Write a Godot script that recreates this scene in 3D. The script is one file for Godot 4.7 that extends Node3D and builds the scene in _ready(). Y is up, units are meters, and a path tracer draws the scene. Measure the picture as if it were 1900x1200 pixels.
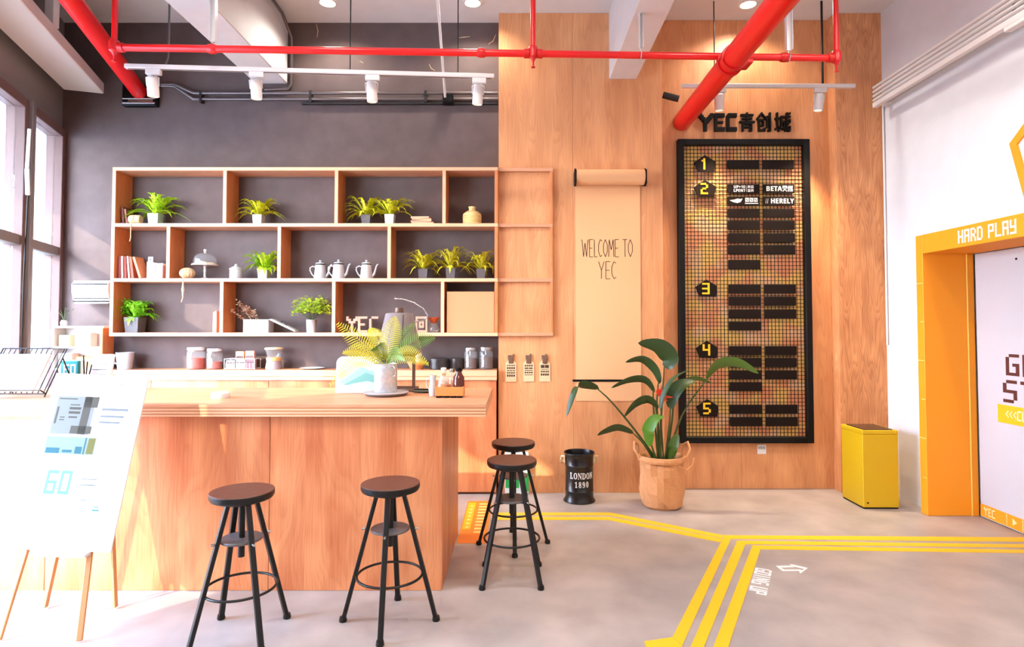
extends Node3D
# A coworking lobby: plywood bar with stools, wall shelf, directory board and portal.
# Units are metres; the camera stands at x = 0, z = 0 and looks along -z.

var M := {}
var taken := {}
var rng := RandomNumberGenerator.new()

# ---------------------------------------------------------------- naming
func numbered(called: String) -> String:
	if not taken.has(called):
		taken[called] = 0
		return called
	taken[called] += 1
	return "%s_%03d" % [called, taken[called]]

func thing(called: String, label: String, category: String, at := Vector3.ZERO, turn := 0.0, group := "") -> Node3D:
	var o := Node3D.new()
	o.name = numbered(called)
	add_child(o)
	o.position = at
	o.rotation.y = turn
	tag(o, label, category, group)
	return o

func tag(o: Node, label: String, category: String, group := "") -> void:
	o.set_meta("label", label)
	o.set_meta("category", category)
	if group != "":
		o.set_meta("group", group)

func obj(called: String, s: SurfaceTool, m: Material, parent: Node = self) -> MeshInstance3D:
	s.generate_normals()
	var o := MeshInstance3D.new()
	o.mesh = s.commit()
	o.material_override = m
	o.name = numbered(called) if parent == self else called
	parent.add_child(o, true)
	return o

func part(called: String, mesh: Mesh, m: Material, parent: Node, at := Transform3D.IDENTITY) -> MeshInstance3D:
	var o := MeshInstance3D.new()
	o.mesh = mesh
	o.material_override = m
	o.name = called
	parent.add_child(o, true)
	o.transform = at
	return o

func struct(called: String, s: SurfaceTool, m: Material) -> MeshInstance3D:
	var o := obj(called, s, m)
	o.set_meta("kind", "structure")
	return o

# ---------------------------------------------------------------- shapes
func mb() -> SurfaceTool:
	var s := SurfaceTool.new()
	s.begin(Mesh.PRIMITIVE_TRIANGLES)
	return s

func poly(s: SurfaceTool, pts: Array, inside: Vector3) -> void:
	# convex polygon turned so that its front looks away from the point inside
	var n: Vector3 = (pts[1] - pts[0]).cross(pts[2] - pts[0])
	var mid := Vector3.ZERO
	for q in pts:
		mid += q
	mid /= pts.size()
	var flip := n.dot(mid - inside) > 0.0
	for i in range(1, pts.size() - 1):
		s.add_vertex(pts[0])
		if flip:
			s.add_vertex(pts[i + 1])
			s.add_vertex(pts[i])
		else:
			s.add_vertex(pts[i])
			s.add_vertex(pts[i + 1])

func box(s: SurfaceTool, c: Vector3, size: Vector3, bev := 0.0, b := Basis.IDENTITY) -> void:
	s.set_smooth_group(-1)
	var h := size / 2.0
	if bev <= 0.0:
		for ax in 3:
			for sg in [-1.0, 1.0]:
				var pts := []
				for k in [[-1.0, -1.0], [1.0, -1.0], [1.0, 1.0], [-1.0, 1.0]]:
					var v := Vector3.ZERO
					v[ax] = sg * h[ax]
					v[(ax + 1) % 3] = k[0] * h[(ax + 1) % 3]
					v[(ax + 2) % 3] = k[1] * h[(ax + 2) % 3]
					pts.append(c + b * v)
				poly(s, pts, c)
		return
	bev = minf(bev, minf(h.x, minf(h.y, h.z)) * 0.9)
	var g := h - Vector3.ONE * bev
	for ax in 3:
		var a1 := (ax + 1) % 3
		var a2 := (ax + 2) % 3
		for sg in [-1.0, 1.0]:
			var pts := []
			for k in [[-1.0, -1.0], [1.0, -1.0], [1.0, 1.0], [-1.0, 1.0]]:
				var v := Vector3.ZERO
				v[ax] = sg * h[ax]
				v[a1] = k[0] * g[a1]
				v[a2] = k[1] * g[a2]
				pts.append(c + b * v)
			poly(s, pts, c)
		for s1 in [-1.0, 1.0]:
			for s2 in [-1.0, 1.0]:
				var e := []
				for k in [[-1.0, 0], [1.0, 0], [1.0, 1], [-1.0, 1]]:
					var v := Vector3.ZERO
					v[ax] = k[0] * g[ax]
					v[a1] = s1 * (h[a1] if k[1] == 0 else g[a1])
					v[a2] = s2 * (g[a2] if k[1] == 0 else h[a2])
					e.append(c + b * v)
				poly(s, e, c)
	for sx in [-1.0, 1.0]:
		for sy in [-1.0, 1.0]:
			for sz in [-1.0, 1.0]:
				var k := Vector3(sx, sy, sz)
				poly(s, [c + b * (k * Vector3(h.x, g.y, g.z)), c + b * (k * Vector3(g.x, h.y, g.z)), c + b * (k * Vector3(g.x, g.y, h.z))], c)

func span(s: SurfaceTool, lo: Vector3, hi: Vector3, bev := 0.0) -> void:
	box(s, (lo + hi) / 2.0, (hi - lo).abs(), bev)

func bar(s: SurfaceTool, a: Vector3, b: Vector3, w: float, d: float, bev := 0.0, up := Vector3.UP) -> void:
	# a straight bar of rectangular section between two points
	var z := (b - a).normalized()
	if absf(z.dot(up)) > 0.99:
		up = Vector3.RIGHT
	var x := up.cross(z).normalized()
	box(s, (a + b) / 2.0, Vector3(w, d, a.distance_to(b)), bev, Basis(x, z.cross(x), z))

func ring_of(c: Vector3, x: Vector3, y: Vector3, r: float, n: int) -> PackedVector3Array:
	var p := PackedVector3Array()
	for i in n:
		var a := TAU * i / n
		p.append(c + x * cos(a) * r + y * sin(a) * r)
	return p

func tri3(s: SurfaceTool, a: Vector3, b: Vector3, c: Vector3) -> void:
	s.add_vertex(a)
	s.add_vertex(b)
	s.add_vertex(c)

func tube(s: SurfaceTool, pts: Array, r, n := 8, capped := true, closed := false) -> void:
	# round tube along points; r is a number or an array of radii
	var m := pts.size()
	var rings := []
	var prev := Vector3.ZERO
	for i in m:
		var t: Vector3
		if closed:
			t = pts[(i + 1) % m] - pts[(i + m - 1) % m]
		else:
			t = pts[mini(i + 1, m - 1)] - pts[maxi(i - 1, 0)]
		t = t.normalized()
		var x: Vector3
		if i == 0:
			x = t.cross(Vector3.UP if absf(t.y) < 0.9 else Vector3.RIGHT).normalized()
		else:
			x = (prev - t * prev.dot(t)).normalized()
		prev = x
		var rr: float = r[i] if r is Array else r
		rings.append(ring_of(pts[i], x, t.cross(x), rr, n))
	s.set_smooth_group(0)
	for i in (m if closed else m - 1):
		var p: PackedVector3Array = rings[i]
		var q: PackedVector3Array = rings[(i + 1) % m]
		for k in n:
			var l := (k + 1) % n
			tri3(s, p[k], q[k], q[l])
			tri3(s, p[k], q[l], p[l])
	if capped and not closed:
		s.set_smooth_group(-1)
		for e in 2:
			var p: PackedVector3Array = rings[0 if e == 0 else m - 1]
			var inside: Vector3 = pts[1] if e == 0 else pts[m - 2]
			poly(s, Array(p), inside)

func hoop(s: SurfaceTool, c: Vector3, r: float, thick: float, n := 32, sides := 8, x := Vector3.RIGHT, y := Vector3.BACK) -> void:
	var pts := []
	for i in n:
		var a := TAU * i / n
		pts.append(c + x * cos(a) * r + y * sin(a) * r)
	tube(s, pts, thick, sides, false, true)

func lathe(s: SurfaceTool, prof: Array, c: Vector3, n := 24, b := Basis.IDENTITY, close := false) -> void:
	# prof: Vector2(radius, height) from bottom to top along the outside
	var group := 1
	for i in prof.size() - 1:
		if i > 0:
			var d0: Vector2 = (prof[i] - prof[i - 1]).normalized()
			var d1: Vector2 = (prof[i + 1] - prof[i]).normalized()
			if d0.dot(d1) < 0.8:
				group += 1
		s.set_smooth_group(group)
		var p: Vector2 = prof[i]
		var q: Vector2 = prof[i + 1]
		for k in n:
			var a0 := TAU * k / n
			var a1 := TAU * (k + 1) / n
			if k == n - 1:
				a1 = 0.0
			var u0 := Vector3(cos(a0), 0, sin(a0))
			var u1 := Vector3(cos(a1), 0, sin(a1))
			var p0 := c + b * (u0 * p.x + Vector3.UP * p.y)
			var p1 := c + b * (u1 * p.x + Vector3.UP * p.y)
			var q0 := c + b * (u0 * q.x + Vector3.UP * q.y)
			var q1 := c + b * (u1 * q.x + Vector3.UP * q.y)
			if q.x > 0.00001:
				tri3(s, p0, q1, q0)
			if p.x > 0.00001:
				if q.x > 0.00001:
					tri3(s, p0, p1, q1)
				else:
					tri3(s, p0, p1, q0)

func prism(s: SurfaceTool, pts: PackedVector2Array, depth: float, t := Transform3D.IDENTITY) -> void:
	# outline in local xy, from z = 0 to z = depth
	s.set_smooth_group(-1)
	if Geometry2D.is_polygon_clockwise(pts):
		pts = pts.duplicate()
		pts.reverse()
	var flipped := t.basis.determinant() < 0.0
	var idx := Geometry2D.triangulate_polygon(pts)
	for i in range(0, idx.size(), 3):
		var a := pts[idx[i]]
		var b := pts[idx[i + 1]]
		var c := pts[idx[i + 2]]
		if ((b - a).cross(c - a) > 0.0) != flipped:
			var w := b
			b = c
			c = w
		tri3(s, t * Vector3(a.x, a.y, depth), t * Vector3(b.x, b.y, depth), t * Vector3(c.x, c.y, depth))
		tri3(s, t * Vector3(a.x, a.y, 0), t * Vector3(c.x, c.y, 0), t * Vector3(b.x, b.y, 0))
	for i in pts.size():
		var a := pts[i]
		var b := pts[(i + 1) % pts.size()]
		if flipped:
			var w := a
			a = b
			b = w
		tri3(s, t * Vector3(a.x, a.y, 0), t * Vector3(a.x, a.y, depth), t * Vector3(b.x, b.y, depth))
		tri3(s, t * Vector3(a.x, a.y, 0), t * Vector3(b.x, b.y, depth), t * Vector3(b.x, b.y, 0))

func blade(s: SurfaceTool, mid: Array, widths: Array, side: Vector3, fold := 0.25) -> void:
	# a leaf: midrib points, half widths, and the direction across; folded along the rib
	s.set_smooth_group(0)
	var l := []
	var r := []
	for i in mid.size():
		var t: Vector3 = (mid[mini(i + 1, mid.size() - 1)] - mid[maxi(i - 1, 0)]).normalized()
		var x := (side - t * side.dot(t)).normalized()
		var up := x.cross(t).normalized()
		if up.y < 0:
			up = -up
		l.append(mid[i] - x * widths[i] + up * widths[i] * fold)
		r.append(mid[i] + x * widths[i] + up * widths[i] * fold)
	for i in mid.size() - 1:
		for e in [[l, mid], [mid, r]]:
			var a: Vector3 = e[0][i]
			var b: Vector3 = e[1][i]
			var c: Vector3 = e[1][i + 1]
			var d: Vector3 = e[0][i + 1]
			if a.distance_to(b) > 0.00001:
				tri3(s, a, b, c)
			if c.distance_to(d) > 0.00001:
				tri3(s, a, c, d)

func flat_shape(s: SurfaceTool, pts: PackedVector2Array, y0: float, y1: float) -> void:
	# an outline given as (x, z) on the floor, from y0 up to y1
	prism(s, pts, y1 - y0, Transform3D(Basis(Vector3.RIGHT, Vector3.BACK, Vector3.UP), Vector3(0, y0, 0)))

func pixels(s: SurfaceTool, rows: Array, cell: Vector2, depth: float, t: Transform3D, fat := 1.0) -> void:
	# block letters: '#' cells of a bitmap as solid bars, the first row on top, from local origin at the lower left
	var n := rows.size()
	for j in n:
		var row: String = rows[j]
		var i := 0
		while i < row.length():
			if row[i] == "#":
				var k := i
				while k < row.length() and row[k] == "#":
					k += 1
				var w := (k - i) * cell.x + (fat - 1.0) * cell.x
				var c := Vector3((i + k) * 0.5 * cell.x, (n - j - 0.5) * cell.y, depth / 2.0)
				box(s, t * c, Vector3(w, cell.y * fat, depth) * t.basis.get_scale(), 0.0, t.basis.orthonormalized())
				i = k
			else:
				i += 1

func words(called: String, text: String, height: float, m: Material, parent: Node, t: Transform3D, depth := 0.002, font_name := "Droid Sans", bold := 400, stretch := 1.0) -> MeshInstance3D:
	var f := SystemFont.new()
	f.font_names = PackedStringArray([font_name])
	f.font_weight = bold
	var tm := TextMesh.new()
	tm.font = f
	tm.font_size = 32
	tm.text = text
	tm.pixel_size = height / 23.0
	tm.depth = depth
	tm.curve_step = 2.0
	return part(called, tm, m, parent, t * Transform3D(Basis.from_scale(Vector3(stretch, 1, 1)), Vector3.ZERO))

# ---------------------------------------------------------------- materials
func mat(c: Color, rough := 0.6, metal := 0.0, spec := 0.5) -> StandardMaterial3D:
	var m := StandardMaterial3D.new()
	m.albedo_color = c
	m.roughness = rough
	m.metallic = metal
	m.metallic_specular = spec
	return m

func wear(c: Color, amount: float, scale: float, rough := 0.7, sd := 3, oct := 4) -> StandardMaterial3D:
	# a colour with mottled grain on world axes
	var n := FastNoiseLite.new()
	n.seed = sd
	n.frequency = 0.02
	n.fractal_octaves = oct
	var g := n.get_seamless_image(256, 256)
	var im := Image.create(256, 256, true, Image.FORMAT_RGB8)
	for y in 256:
		for x in 256:
			var k := (g.get_pixel(x, y).r - 0.5) * 2.0 * amount
			im.set_pixel(x, y, Color(clampf(c.r + k, 0, 1), clampf(c.g + k * 0.95, 0, 1), clampf(c.b + k * 0.9, 0, 1)))
	im.generate_mipmaps()
	var m := mat(Color.WHITE, rough)
	m.albedo_texture = ImageTexture.create_from_image(im)
	m.uv1_triplanar = true
	m.uv1_world_triplanar = true
	m.uv1_triplanar_sharpness = 8.0
	m.uv1_scale = Vector3.ONE * scale
	return m

func veneer_image(w: int, h: int, leaves: int, light: Color, dark: Color, sd: int, strength: float, lying := false, fig := 0.55, streaks := 0.0) -> Image:
	# crown-cut veneer, neighbouring leaves mirrored as a book
	var n := FastNoiseLite.new()
	n.seed = sd
	n.frequency = 1.0
	n.fractal_octaves = 2
	var fine := FastNoiseLite.new()
	fine.seed = sd + 9
	fine.frequency = 1.0
	fine.fractal_octaves = 3
	var im := Image.create(h if lying else w, w if lying else h, false, Image.FORMAT_RGB8)
	for y in h:
		var v := float(y) / h
		var cv := cos(TAU * v)
		var sv := sin(TAU * v)
		for x in w:
			var u := float(x) / w * leaves
			var j := int(u)
			var q := (u - j) * 2.0 - 1.0
			if j % 2 == 1:
				q = -q
			var off := float(j / 2) * 7.3
			var shift := 0.3 * n.get_noise_2d(cv * 0.25 + off, sv * 0.25)
			var d := q - 0.1 - shift
			var warp := n.get_noise_3d(q * 1.2 + off, cv * 0.42, sv * 0.42)
			var ring := d * d * 5.0 + 5.0 * v + warp * 2.2
			var fr := ring - floorf(ring)
			var line := pow(fr, 5.0) * (1.0 - fr) * 9.0
			var fib := fine.get_noise_3d(u * 34.0, cv * 0.9, sv * 0.9)
			var broad := n.get_noise_2d(u * 1.3 + 20.0, cv * 0.7 + sv * 0.4)
			var streak := n.get_noise_3d(u * 2.2 + warp * 0.5, 40.0 + cv * 0.3, sv * 0.3)
			var k := clampf(0.25 + (line * fig + fib * 0.40 + broad * 0.55 + streak * streaks) * strength, 0.0, 1.0)
			var c := light.lerp(dark, k)
			if lying:
				im.set_pixel(y, x, c)
			else:
				im.set_pixel(x, y, c)
	im.generate_mipmaps()
	return im

func veneer(im: Image, across: float, along: float, rough: float, lying := false, offset := Vector3.ZERO) -> StandardMaterial3D:
	var m := mat(Color.WHITE, rough)
	m.albedo_texture = ImageTexture.create_from_image(im)
	m.uv1_triplanar = true
	m.uv1_world_triplanar = true
	m.uv1_triplanar_sharpness = 8.0
	m.uv1_scale = Vector3(1.0 / along, 1.0 / across, 1.0 / across) if lying else Vector3(1.0 / across, 1.0 / along, 1.0 / across)
	m.uv1_offset = offset
	return m

func glow(c: Color, e: float) -> StandardMaterial3D:
	var m := mat(c, 0.5)
	m.emission_enabled = true
	m.emission = c
	m.emission_energy_multiplier = e
	return m

func leafy(c: Color, back := 0.35) -> StandardMaterial3D:
	var m := mat(c, 0.45)
	m.cull_mode = BaseMaterial3D.CULL_DISABLED
	m.backlight_enabled = true
	m.backlight = c * back
	return m

func glass(c: Color, a: float) -> StandardMaterial3D:
	var m := mat(Color(c.r, c.g, c.b, a), 0.02)
	m.transparency = BaseMaterial3D.TRANSPARENCY_ALPHA
	return m

func make_materials() -> void:
	var wall_veneer := veneer_image(768, 768, 5, Color(0.90, 0.645, 0.435), Color(0.67, 0.40, 0.23), 4, 0.42, false, 0.6, 0.2)
	M.panel = veneer(wall_veneer, 1.22, 2.44, 0.5)
	var column_veneer := veneer_image(384, 768, 2, Color(0.90, 0.64, 0.43), Color(0.60, 0.34, 0.18), 17, 0.45, false, 0.9, 0.1)
	M.column = veneer(column_veneer, 0.46, 1.5, 0.5, false, Vector3(0.3, 0.3, 0))
	M.recess = veneer(wall_veneer, 1.22, 2.44, 0.5, false, Vector3(0.4, 0.1, 0))
	var bar_veneer := veneer_image(640, 768, 3, Color(0.87, 0.57, 0.38), Color(0.66, 0.31, 0.15), 11, 0.5, false, 0.35, 0.8)
	M.bar_front = veneer(bar_veneer, 1.2, 1.9, 0.42)
	var board := veneer_image(384, 768, 2, Color(0.84, 0.61, 0.46), Color(0.69, 0.45, 0.31), 21, 0.6, true)
	M.board = veneer(board, 0.6, 2.2, 0.45, true)
	var upright_wood := veneer_image(256, 512, 2, Color(0.86, 0.54, 0.32), Color(0.70, 0.37, 0.18), 27, 0.6)
	M.upright = veneer(upright_wood, 0.6, 1.4, 0.5)
	M.edge = mat(Color(0.91, 0.69, 0.53), 0.55)
	M.ply_light = mat(Color(0.88, 0.67, 0.51), 0.6)
	M.ply_dark = mat(Color(0.72, 0.46, 0.29), 0.6)
	M.crate = mat(Color(0.86, 0.52, 0.26), 0.55)
	M.dark_wall = wear(Color(0.345, 0.28, 0.262), 0.025, 0.8, 0.75, 5)
	M.white_wall = wear(Color(0.89, 0.905, 0.93), 0.012, 0.7, 0.8, 8)
	M.ceiling = wear(Color(0.91, 0.915, 0.92), 0.015, 0.6, 0.85, 9)
	M.concrete = wear(Color(0.645, 0.61, 0.59), 0.06, 0.45, 0.38, 14, 5)
	M.white = mat(Color(0.93, 0.93, 0.93), 0.45)
	M.white_gloss = mat(Color(0.93, 0.93, 0.94), 0.18)
	M.enamel = mat(Color(0.80, 0.81, 0.82), 0.25)
	M.red = mat(Color(0.86, 0.07, 0.075), 0.28)
	M.red_fitting = mat(Color(0.78, 0.06, 0.06), 0.35)
	M.yellow = mat(Color(0.98, 0.72, 0.06), 0.45)
	M.portal = mat(Color(0.97, 0.615, 0.11), 0.5)
	M.tape = mat(Color(0.97, 0.73, 0.13), 0.5)
	M.sticker = mat(Color(0.93, 0.52, 0.14), 0.4)
	M.black = mat(Color(0.035, 0.03, 0.03), 0.5, 0.0, 0.3)
	M.black_metal = mat(Color(0.10, 0.095, 0.09), 0.4, 0.4)
	M.plaque = mat(Color(0.085, 0.045, 0.03), 0.6, 0.0, 0.25)
	M.seat = wear(Color(0.34, 0.20, 0.15), 0.02, 3.0, 0.42, 31)
	M.steel = mat(Color(0.75, 0.75, 0.76), 0.25, 0.9)
	M.zinc = wear(Color(0.82, 0.84, 0.86), 0.06, 6.0, 0.32, 33)
	M.zinc.metallic = 0.5
	M.conduit = mat(Color(0.42, 0.38, 0.37), 0.35, 0.6)
	M.dark_conduit = mat(Color(0.10, 0.09, 0.09), 0.45)
	M.frame_paint = mat(Color(0.50, 0.49, 0.49), 0.5)
	M.jamb = mat(Color(0.42, 0.33, 0.31), 0.5)
	M.paper = mat(Color(0.90, 0.68, 0.48), 0.85)
	M.kraft = wear(Color(0.82, 0.58, 0.38), 0.02, 5.0, 0.8, 41)
	M.ink = mat(Color(0.20, 0.13, 0.09), 0.7)
	M.soil = mat(Color(0.16, 0.11, 0.08), 0.95)
	M.leaf_lime = leafy(Color(0.68, 0.84, 0.14))
	M.leaf_yellow = leafy(Color(0.82, 0.82, 0.12))
	M.leaf_green = leafy(Color(0.52, 0.78, 0.14))
	M.leaf_fern = leafy(Color(0.80, 0.76, 0.16))
	M.leaf_fern_green = leafy(Color(0.36, 0.50, 0.14))
	M.leaf_dark = leafy(Color(0.15, 0.24, 0.08), 0.3)
	M.leaf_mid = leafy(Color(0.27, 0.38, 0.11), 0.3)
	M.stalk = mat(Color(0.24, 0.30, 0.10), 0.5)
	M.flower = leafy(Color(0.92, 0.25, 0.12))
	M.pot_grey = mat(Color(0.36, 0.33, 0.33), 0.5)
	M.pot_pale = mat(Color(0.80, 0.81, 0.84), 0.4)
	M.pot_mint = mat(Color(0.74, 0.86, 0.84), 0.4)
	M.cream = mat(Color(0.86, 0.74, 0.58), 0.7)
	M.rope = wear(Color(0.87, 0.74, 0.56), 0.05, 14.0, 0.9, 43)
	M.glass = glass(Color(0.96, 0.98, 0.98), 0.10)
	M.pane = glass(Color(0.97, 0.99, 1.0), 0.06)
	M.teal = mat(Color(0.12, 0.58, 0.62), 0.5)
	M.kettle = mat(Color(0.46, 0.41, 0.41), 0.45)
	M.walnut = mat(Color(0.40, 0.28, 0.20), 0.5)
	M.amber = glass(Color(0.32, 0.10, 0.04), 0.86)
	M.green_print = mat(Color(0.12, 0.60, 0.28), 0.5)
	M.copper = mat(Color(0.80, 0.44, 0.28), 0.35, 0.5)

# ---------------------------------------------------------------- scene
func _ready() -> void:
	rng.seed = 77
	# camera: 1.5 m above the floor, tipped up 1.8 degrees, lens shifted down
	var cam := Camera3D.new()
	cam.name = "camera"
	cam.position = Vector3(0, 1.5, 0)
	cam.rotation_degrees = Vector3(1.78991, 0, 0)
	cam.set_frustum(0.05 * 1200.0 / 1120.0, Vector2(-10.0, -35.0) / 1120.0 * 0.05, 0.05, 200.0)
	add_child(cam)
	cam.current = true
	# hazy bright sky
	var env := Environment.new()
	var sm := ProceduralSkyMaterial.new()
	sm.sky_top_color = Color(0.62, 0.76, 0.95)
	sm.sky_horizon_color = Color(0.93, 0.95, 0.98)
	sm.sky_curve = 0.2
	sm.ground_bottom_color = Color(0.55, 0.54, 0.53)
	sm.ground_horizon_color = Color(0.85, 0.86, 0.88)
	sm.sky_energy_multiplier = 8.0
	sm.ground_energy_multiplier = 8.0
	sm.sun_angle_max = 1.0
	var sky := Sky.new()
	sky.sky_material = sm
	env.background_mode = Environment.BG_SKY
	env.sky = sky
	env.ambient_light_source = Environment.AMBIENT_SOURCE_SKY
	env.reflected_light_source = Environment.REFLECTION_SOURCE_SKY
	env.tonemap_mode = Environment.TONE_MAPPER_LINEAR
	env.tonemap_exposure = 0.385
	env.sdfgi_enabled = true
	env.ssao_enabled = true
	env.ssil_enabled = true
	var we := WorldEnvironment.new()
	we.name = "world_environment"
	we.environment = env
	add_child(we)
	# low sun over the left shoulder, in through the window wall
	var sun := DirectionalLight3D.new()
	sun.name = "sun"
	sun.light_color = Color(1.0, 0.95, 0.87)
	sun.light_energy = 8.0
	sun.light_angular_distance = 0.6
	sun.shadow_enabled = true
	add_child(sun)
	sun.look_at_from_position(Vector3.ZERO, Vector3(1.0, -0.78, -1.0), Vector3.UP)
	make_materials()
	build_shell()
	build_windows()
	build_ceiling_fittings()
	build_bar()
	build_shelf()
	build_shelf_things()
	build_ledge_things()
	build_bar_things()
	build_board()
	build_panel_things()
	build_portal()
	build_floor_markings()
	build_floor_things()

# ---------------------------------------------------------------- the room
const CEIL := 4.32
const WALL_D := 5.58    # dark wall behind the shelf
const PANEL_D := 5.40   # face of the wood panelling
const RECESS_D := 5.53  # wood behind the directory board

func glazing(d: float) -> Vector3:
	return Vector3(-4.28 + 0.36 * (5.58 - d), 0, -d)

func along_glazing() -> Basis:
	# x runs along the window wall away from the viewer, z points into the room
	var t := Vector3(-0.36, 0, -1).normalized()
	return Basis(t, Vector3.UP, t.cross(Vector3.UP))

func glazing_box(s: SurfaceTool, d0: float, d1: float, y0: float, y1: float, depth: float, out := 0.0, bev := 0.0) -> void:
	var a := glazing(d0)
	var b := glazing(d1)
	var bs := along_glazing()
	box(s, (a + b) / 2.0 + Vector3(0, (y0 + y1) / 2.0, 0) + bs.z * out, Vector3(a.distance_to(b), y1 - y0, depth), bev, bs)

func build_shell() -> void:
	var s := mb()
	span(s, Vector3(-7.2, -0.2, -5.9), Vector3(3.9, 0, 3.4))
	struct("floor", s, M.concrete)
	s = mb()
	span(s, Vector3(-5.0, CEIL, -5.9), Vector3(3.9, CEIL + 0.2, 3.4))
	struct("ceiling", s, M.ceiling)
	s = mb()
	span(s, Vector3(-4.34, 0, -WALL_D - 0.2), Vector3(0.4, CEIL, -WALL_D))
	var wb := struct("wall_back", s, M.dark_wall)
	# bare plaster scratches high on the dark wall
	for q in [[Vector3(-1.8860, 4.3099, -5.5780), Vector3(-1.8701, 4.2381, -5.5780), Vector3(-1.8796, 4.1766, -5.5780)], [Vector3(-1.4786, 3.9564, -5.5780), Vector3(-1.4583, 3.9462, -5.5780), Vector3(-1.4431, 3.9360, -5.5780)], [Vector3(-0.8275, 3.9257, -5.5780), Vector3(-0.8071, 3.8849, -5.5780), Vector3(-0.7717, 3.8644, -5.5780)], [Vector3(-0.2021, 4.2073, -5.5780), Vector3(-0.2273, 4.1458, -5.5780), Vector3(-0.2727, 4.1151, -5.5780)], [Vector3(-0.5457, 4.1766, -5.5780), Vector3(-0.5053, 4.1817, -5.5780), Vector3(-0.4447, 4.1868, -5.5780)]]:
		s = mb()
		tube(s, q, [0.002, 0.004, 0.002], 5)
		obj("scratch", s, M.cream, wb)
	# wood panelling, one sheet after the other with hairline joints
	var x0 := -0.1696
	var x1 := 0.4991
	var x2 := 1.3084
	var root := Node3D.new()
	root.name = "wall_back_panelling"
	root.set_meta("kind", "structure")
	add_child(root)
	for e in [[x0, x1], [x1, x2]]:
		for h in [[0.0, CEIL]]:
			s = mb()
			span(s, Vector3(e[0] + 0.0008, h[0] + 0.0006, -WALL_D), Vector3(e[1] - 0.0008, h[1] - 0.0006, -PANEL_D), 0.0012)
			obj("panel", s, M.panel, root)
	var rec := Node3D.new()
	rec.name = "wall_recess"
	rec.set_meta("kind", "structure")
	add_child(rec)
	var c0 := 2.875
	for e in [[x2 - 0.02, x2 + 0.73], [x2 + 0.73, c0 + 0.02]]:
		for h in [[0.0, CEIL]]:
			s = mb()
			span(s, Vector3(e[0] + 0.0008, h[0] + 0.0006, -WALL_D - 0.1), Vector3(e[1] - 0.0008, h[1] - 0.0006, -RECESS_D), 0.0012)
			obj("panel", s, M.recess, rec)
	var col := Node3D.new()
	col.name = "wall_column"
	col.set_meta("kind", "structure")
	add_child(col)
	for h in [[0.0, CEIL]]:
		s = mb()
		span(s, Vector3(c0, h[0] + 0.0006, -WALL_D), Vector3(3.34, h[1] - 0.0006, -PANEL_D), 0.002)
		obj("panel", s, M.column, col)
	# right wall: white, opened by the portal
	s = mb()
	span(s, Vector3(3.30, 0, -5.7), Vector3(3.75, CEIL, -4.84))
	span(s, Vector3(3.30, 2.205, -4.84), Vector3(3.75, CEIL, -2.9))
	span(s, Vector3(3.68, 0, -4.84), Vector3(3.75, 2.205, -2.9))
	span(s, Vector3(3.30, 0, -2.9), Vector3(3.75, CEIL, 3.4))
	struct("wall_right", s, M.white_wall)
	# left wall nearer than the glazing, and the wall behind the viewer
	s = mb()
	span(s, Vector3(-2.85, 0, -1.95), Vector3(-2.60, CEIL, 3.4))
	struct("wall_left", s, M.white_wall)
	s = mb()
	span(s, Vector3(-2.85, 0, 3.2), Vector3(3.75, CEIL, 3.4))
	struct("wall_front", s, M.white_wall)
	# beams under the ceiling
	s = mb()
	span(s, Vector3(-2.45, 3.74, -WALL_D), Vector3(-2.15, CEIL, 3.2), 0.006)
	struct("trim_1", s, M.ceiling)
	s = mb()
	span(s, Vector3(0.8297, 3.71, -PANEL_D), Vector3(1.0786, CEIL, 3.2), 0.006)
	struct("trim_2", s, M.ceiling)
	# outside: paving and the light-grey fin wall that continues the back wall
	s = mb()
	span(s, Vector3(-40, -0.5, -40), Vector3(-5.2, -0.2, 40))
	struct("ground", s, mat(Color(0.70, 0.69, 0.67), 0.9))
	s = mb()
	span(s, Vector3(-7.0, -0.2, -WALL_D - 0.2), Vector3(-4.345, CEIL + 0.2, -WALL_D))
	struct("wall_outside", s, mat(Color(0.66, 0.66, 0.69), 0.8))

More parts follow.
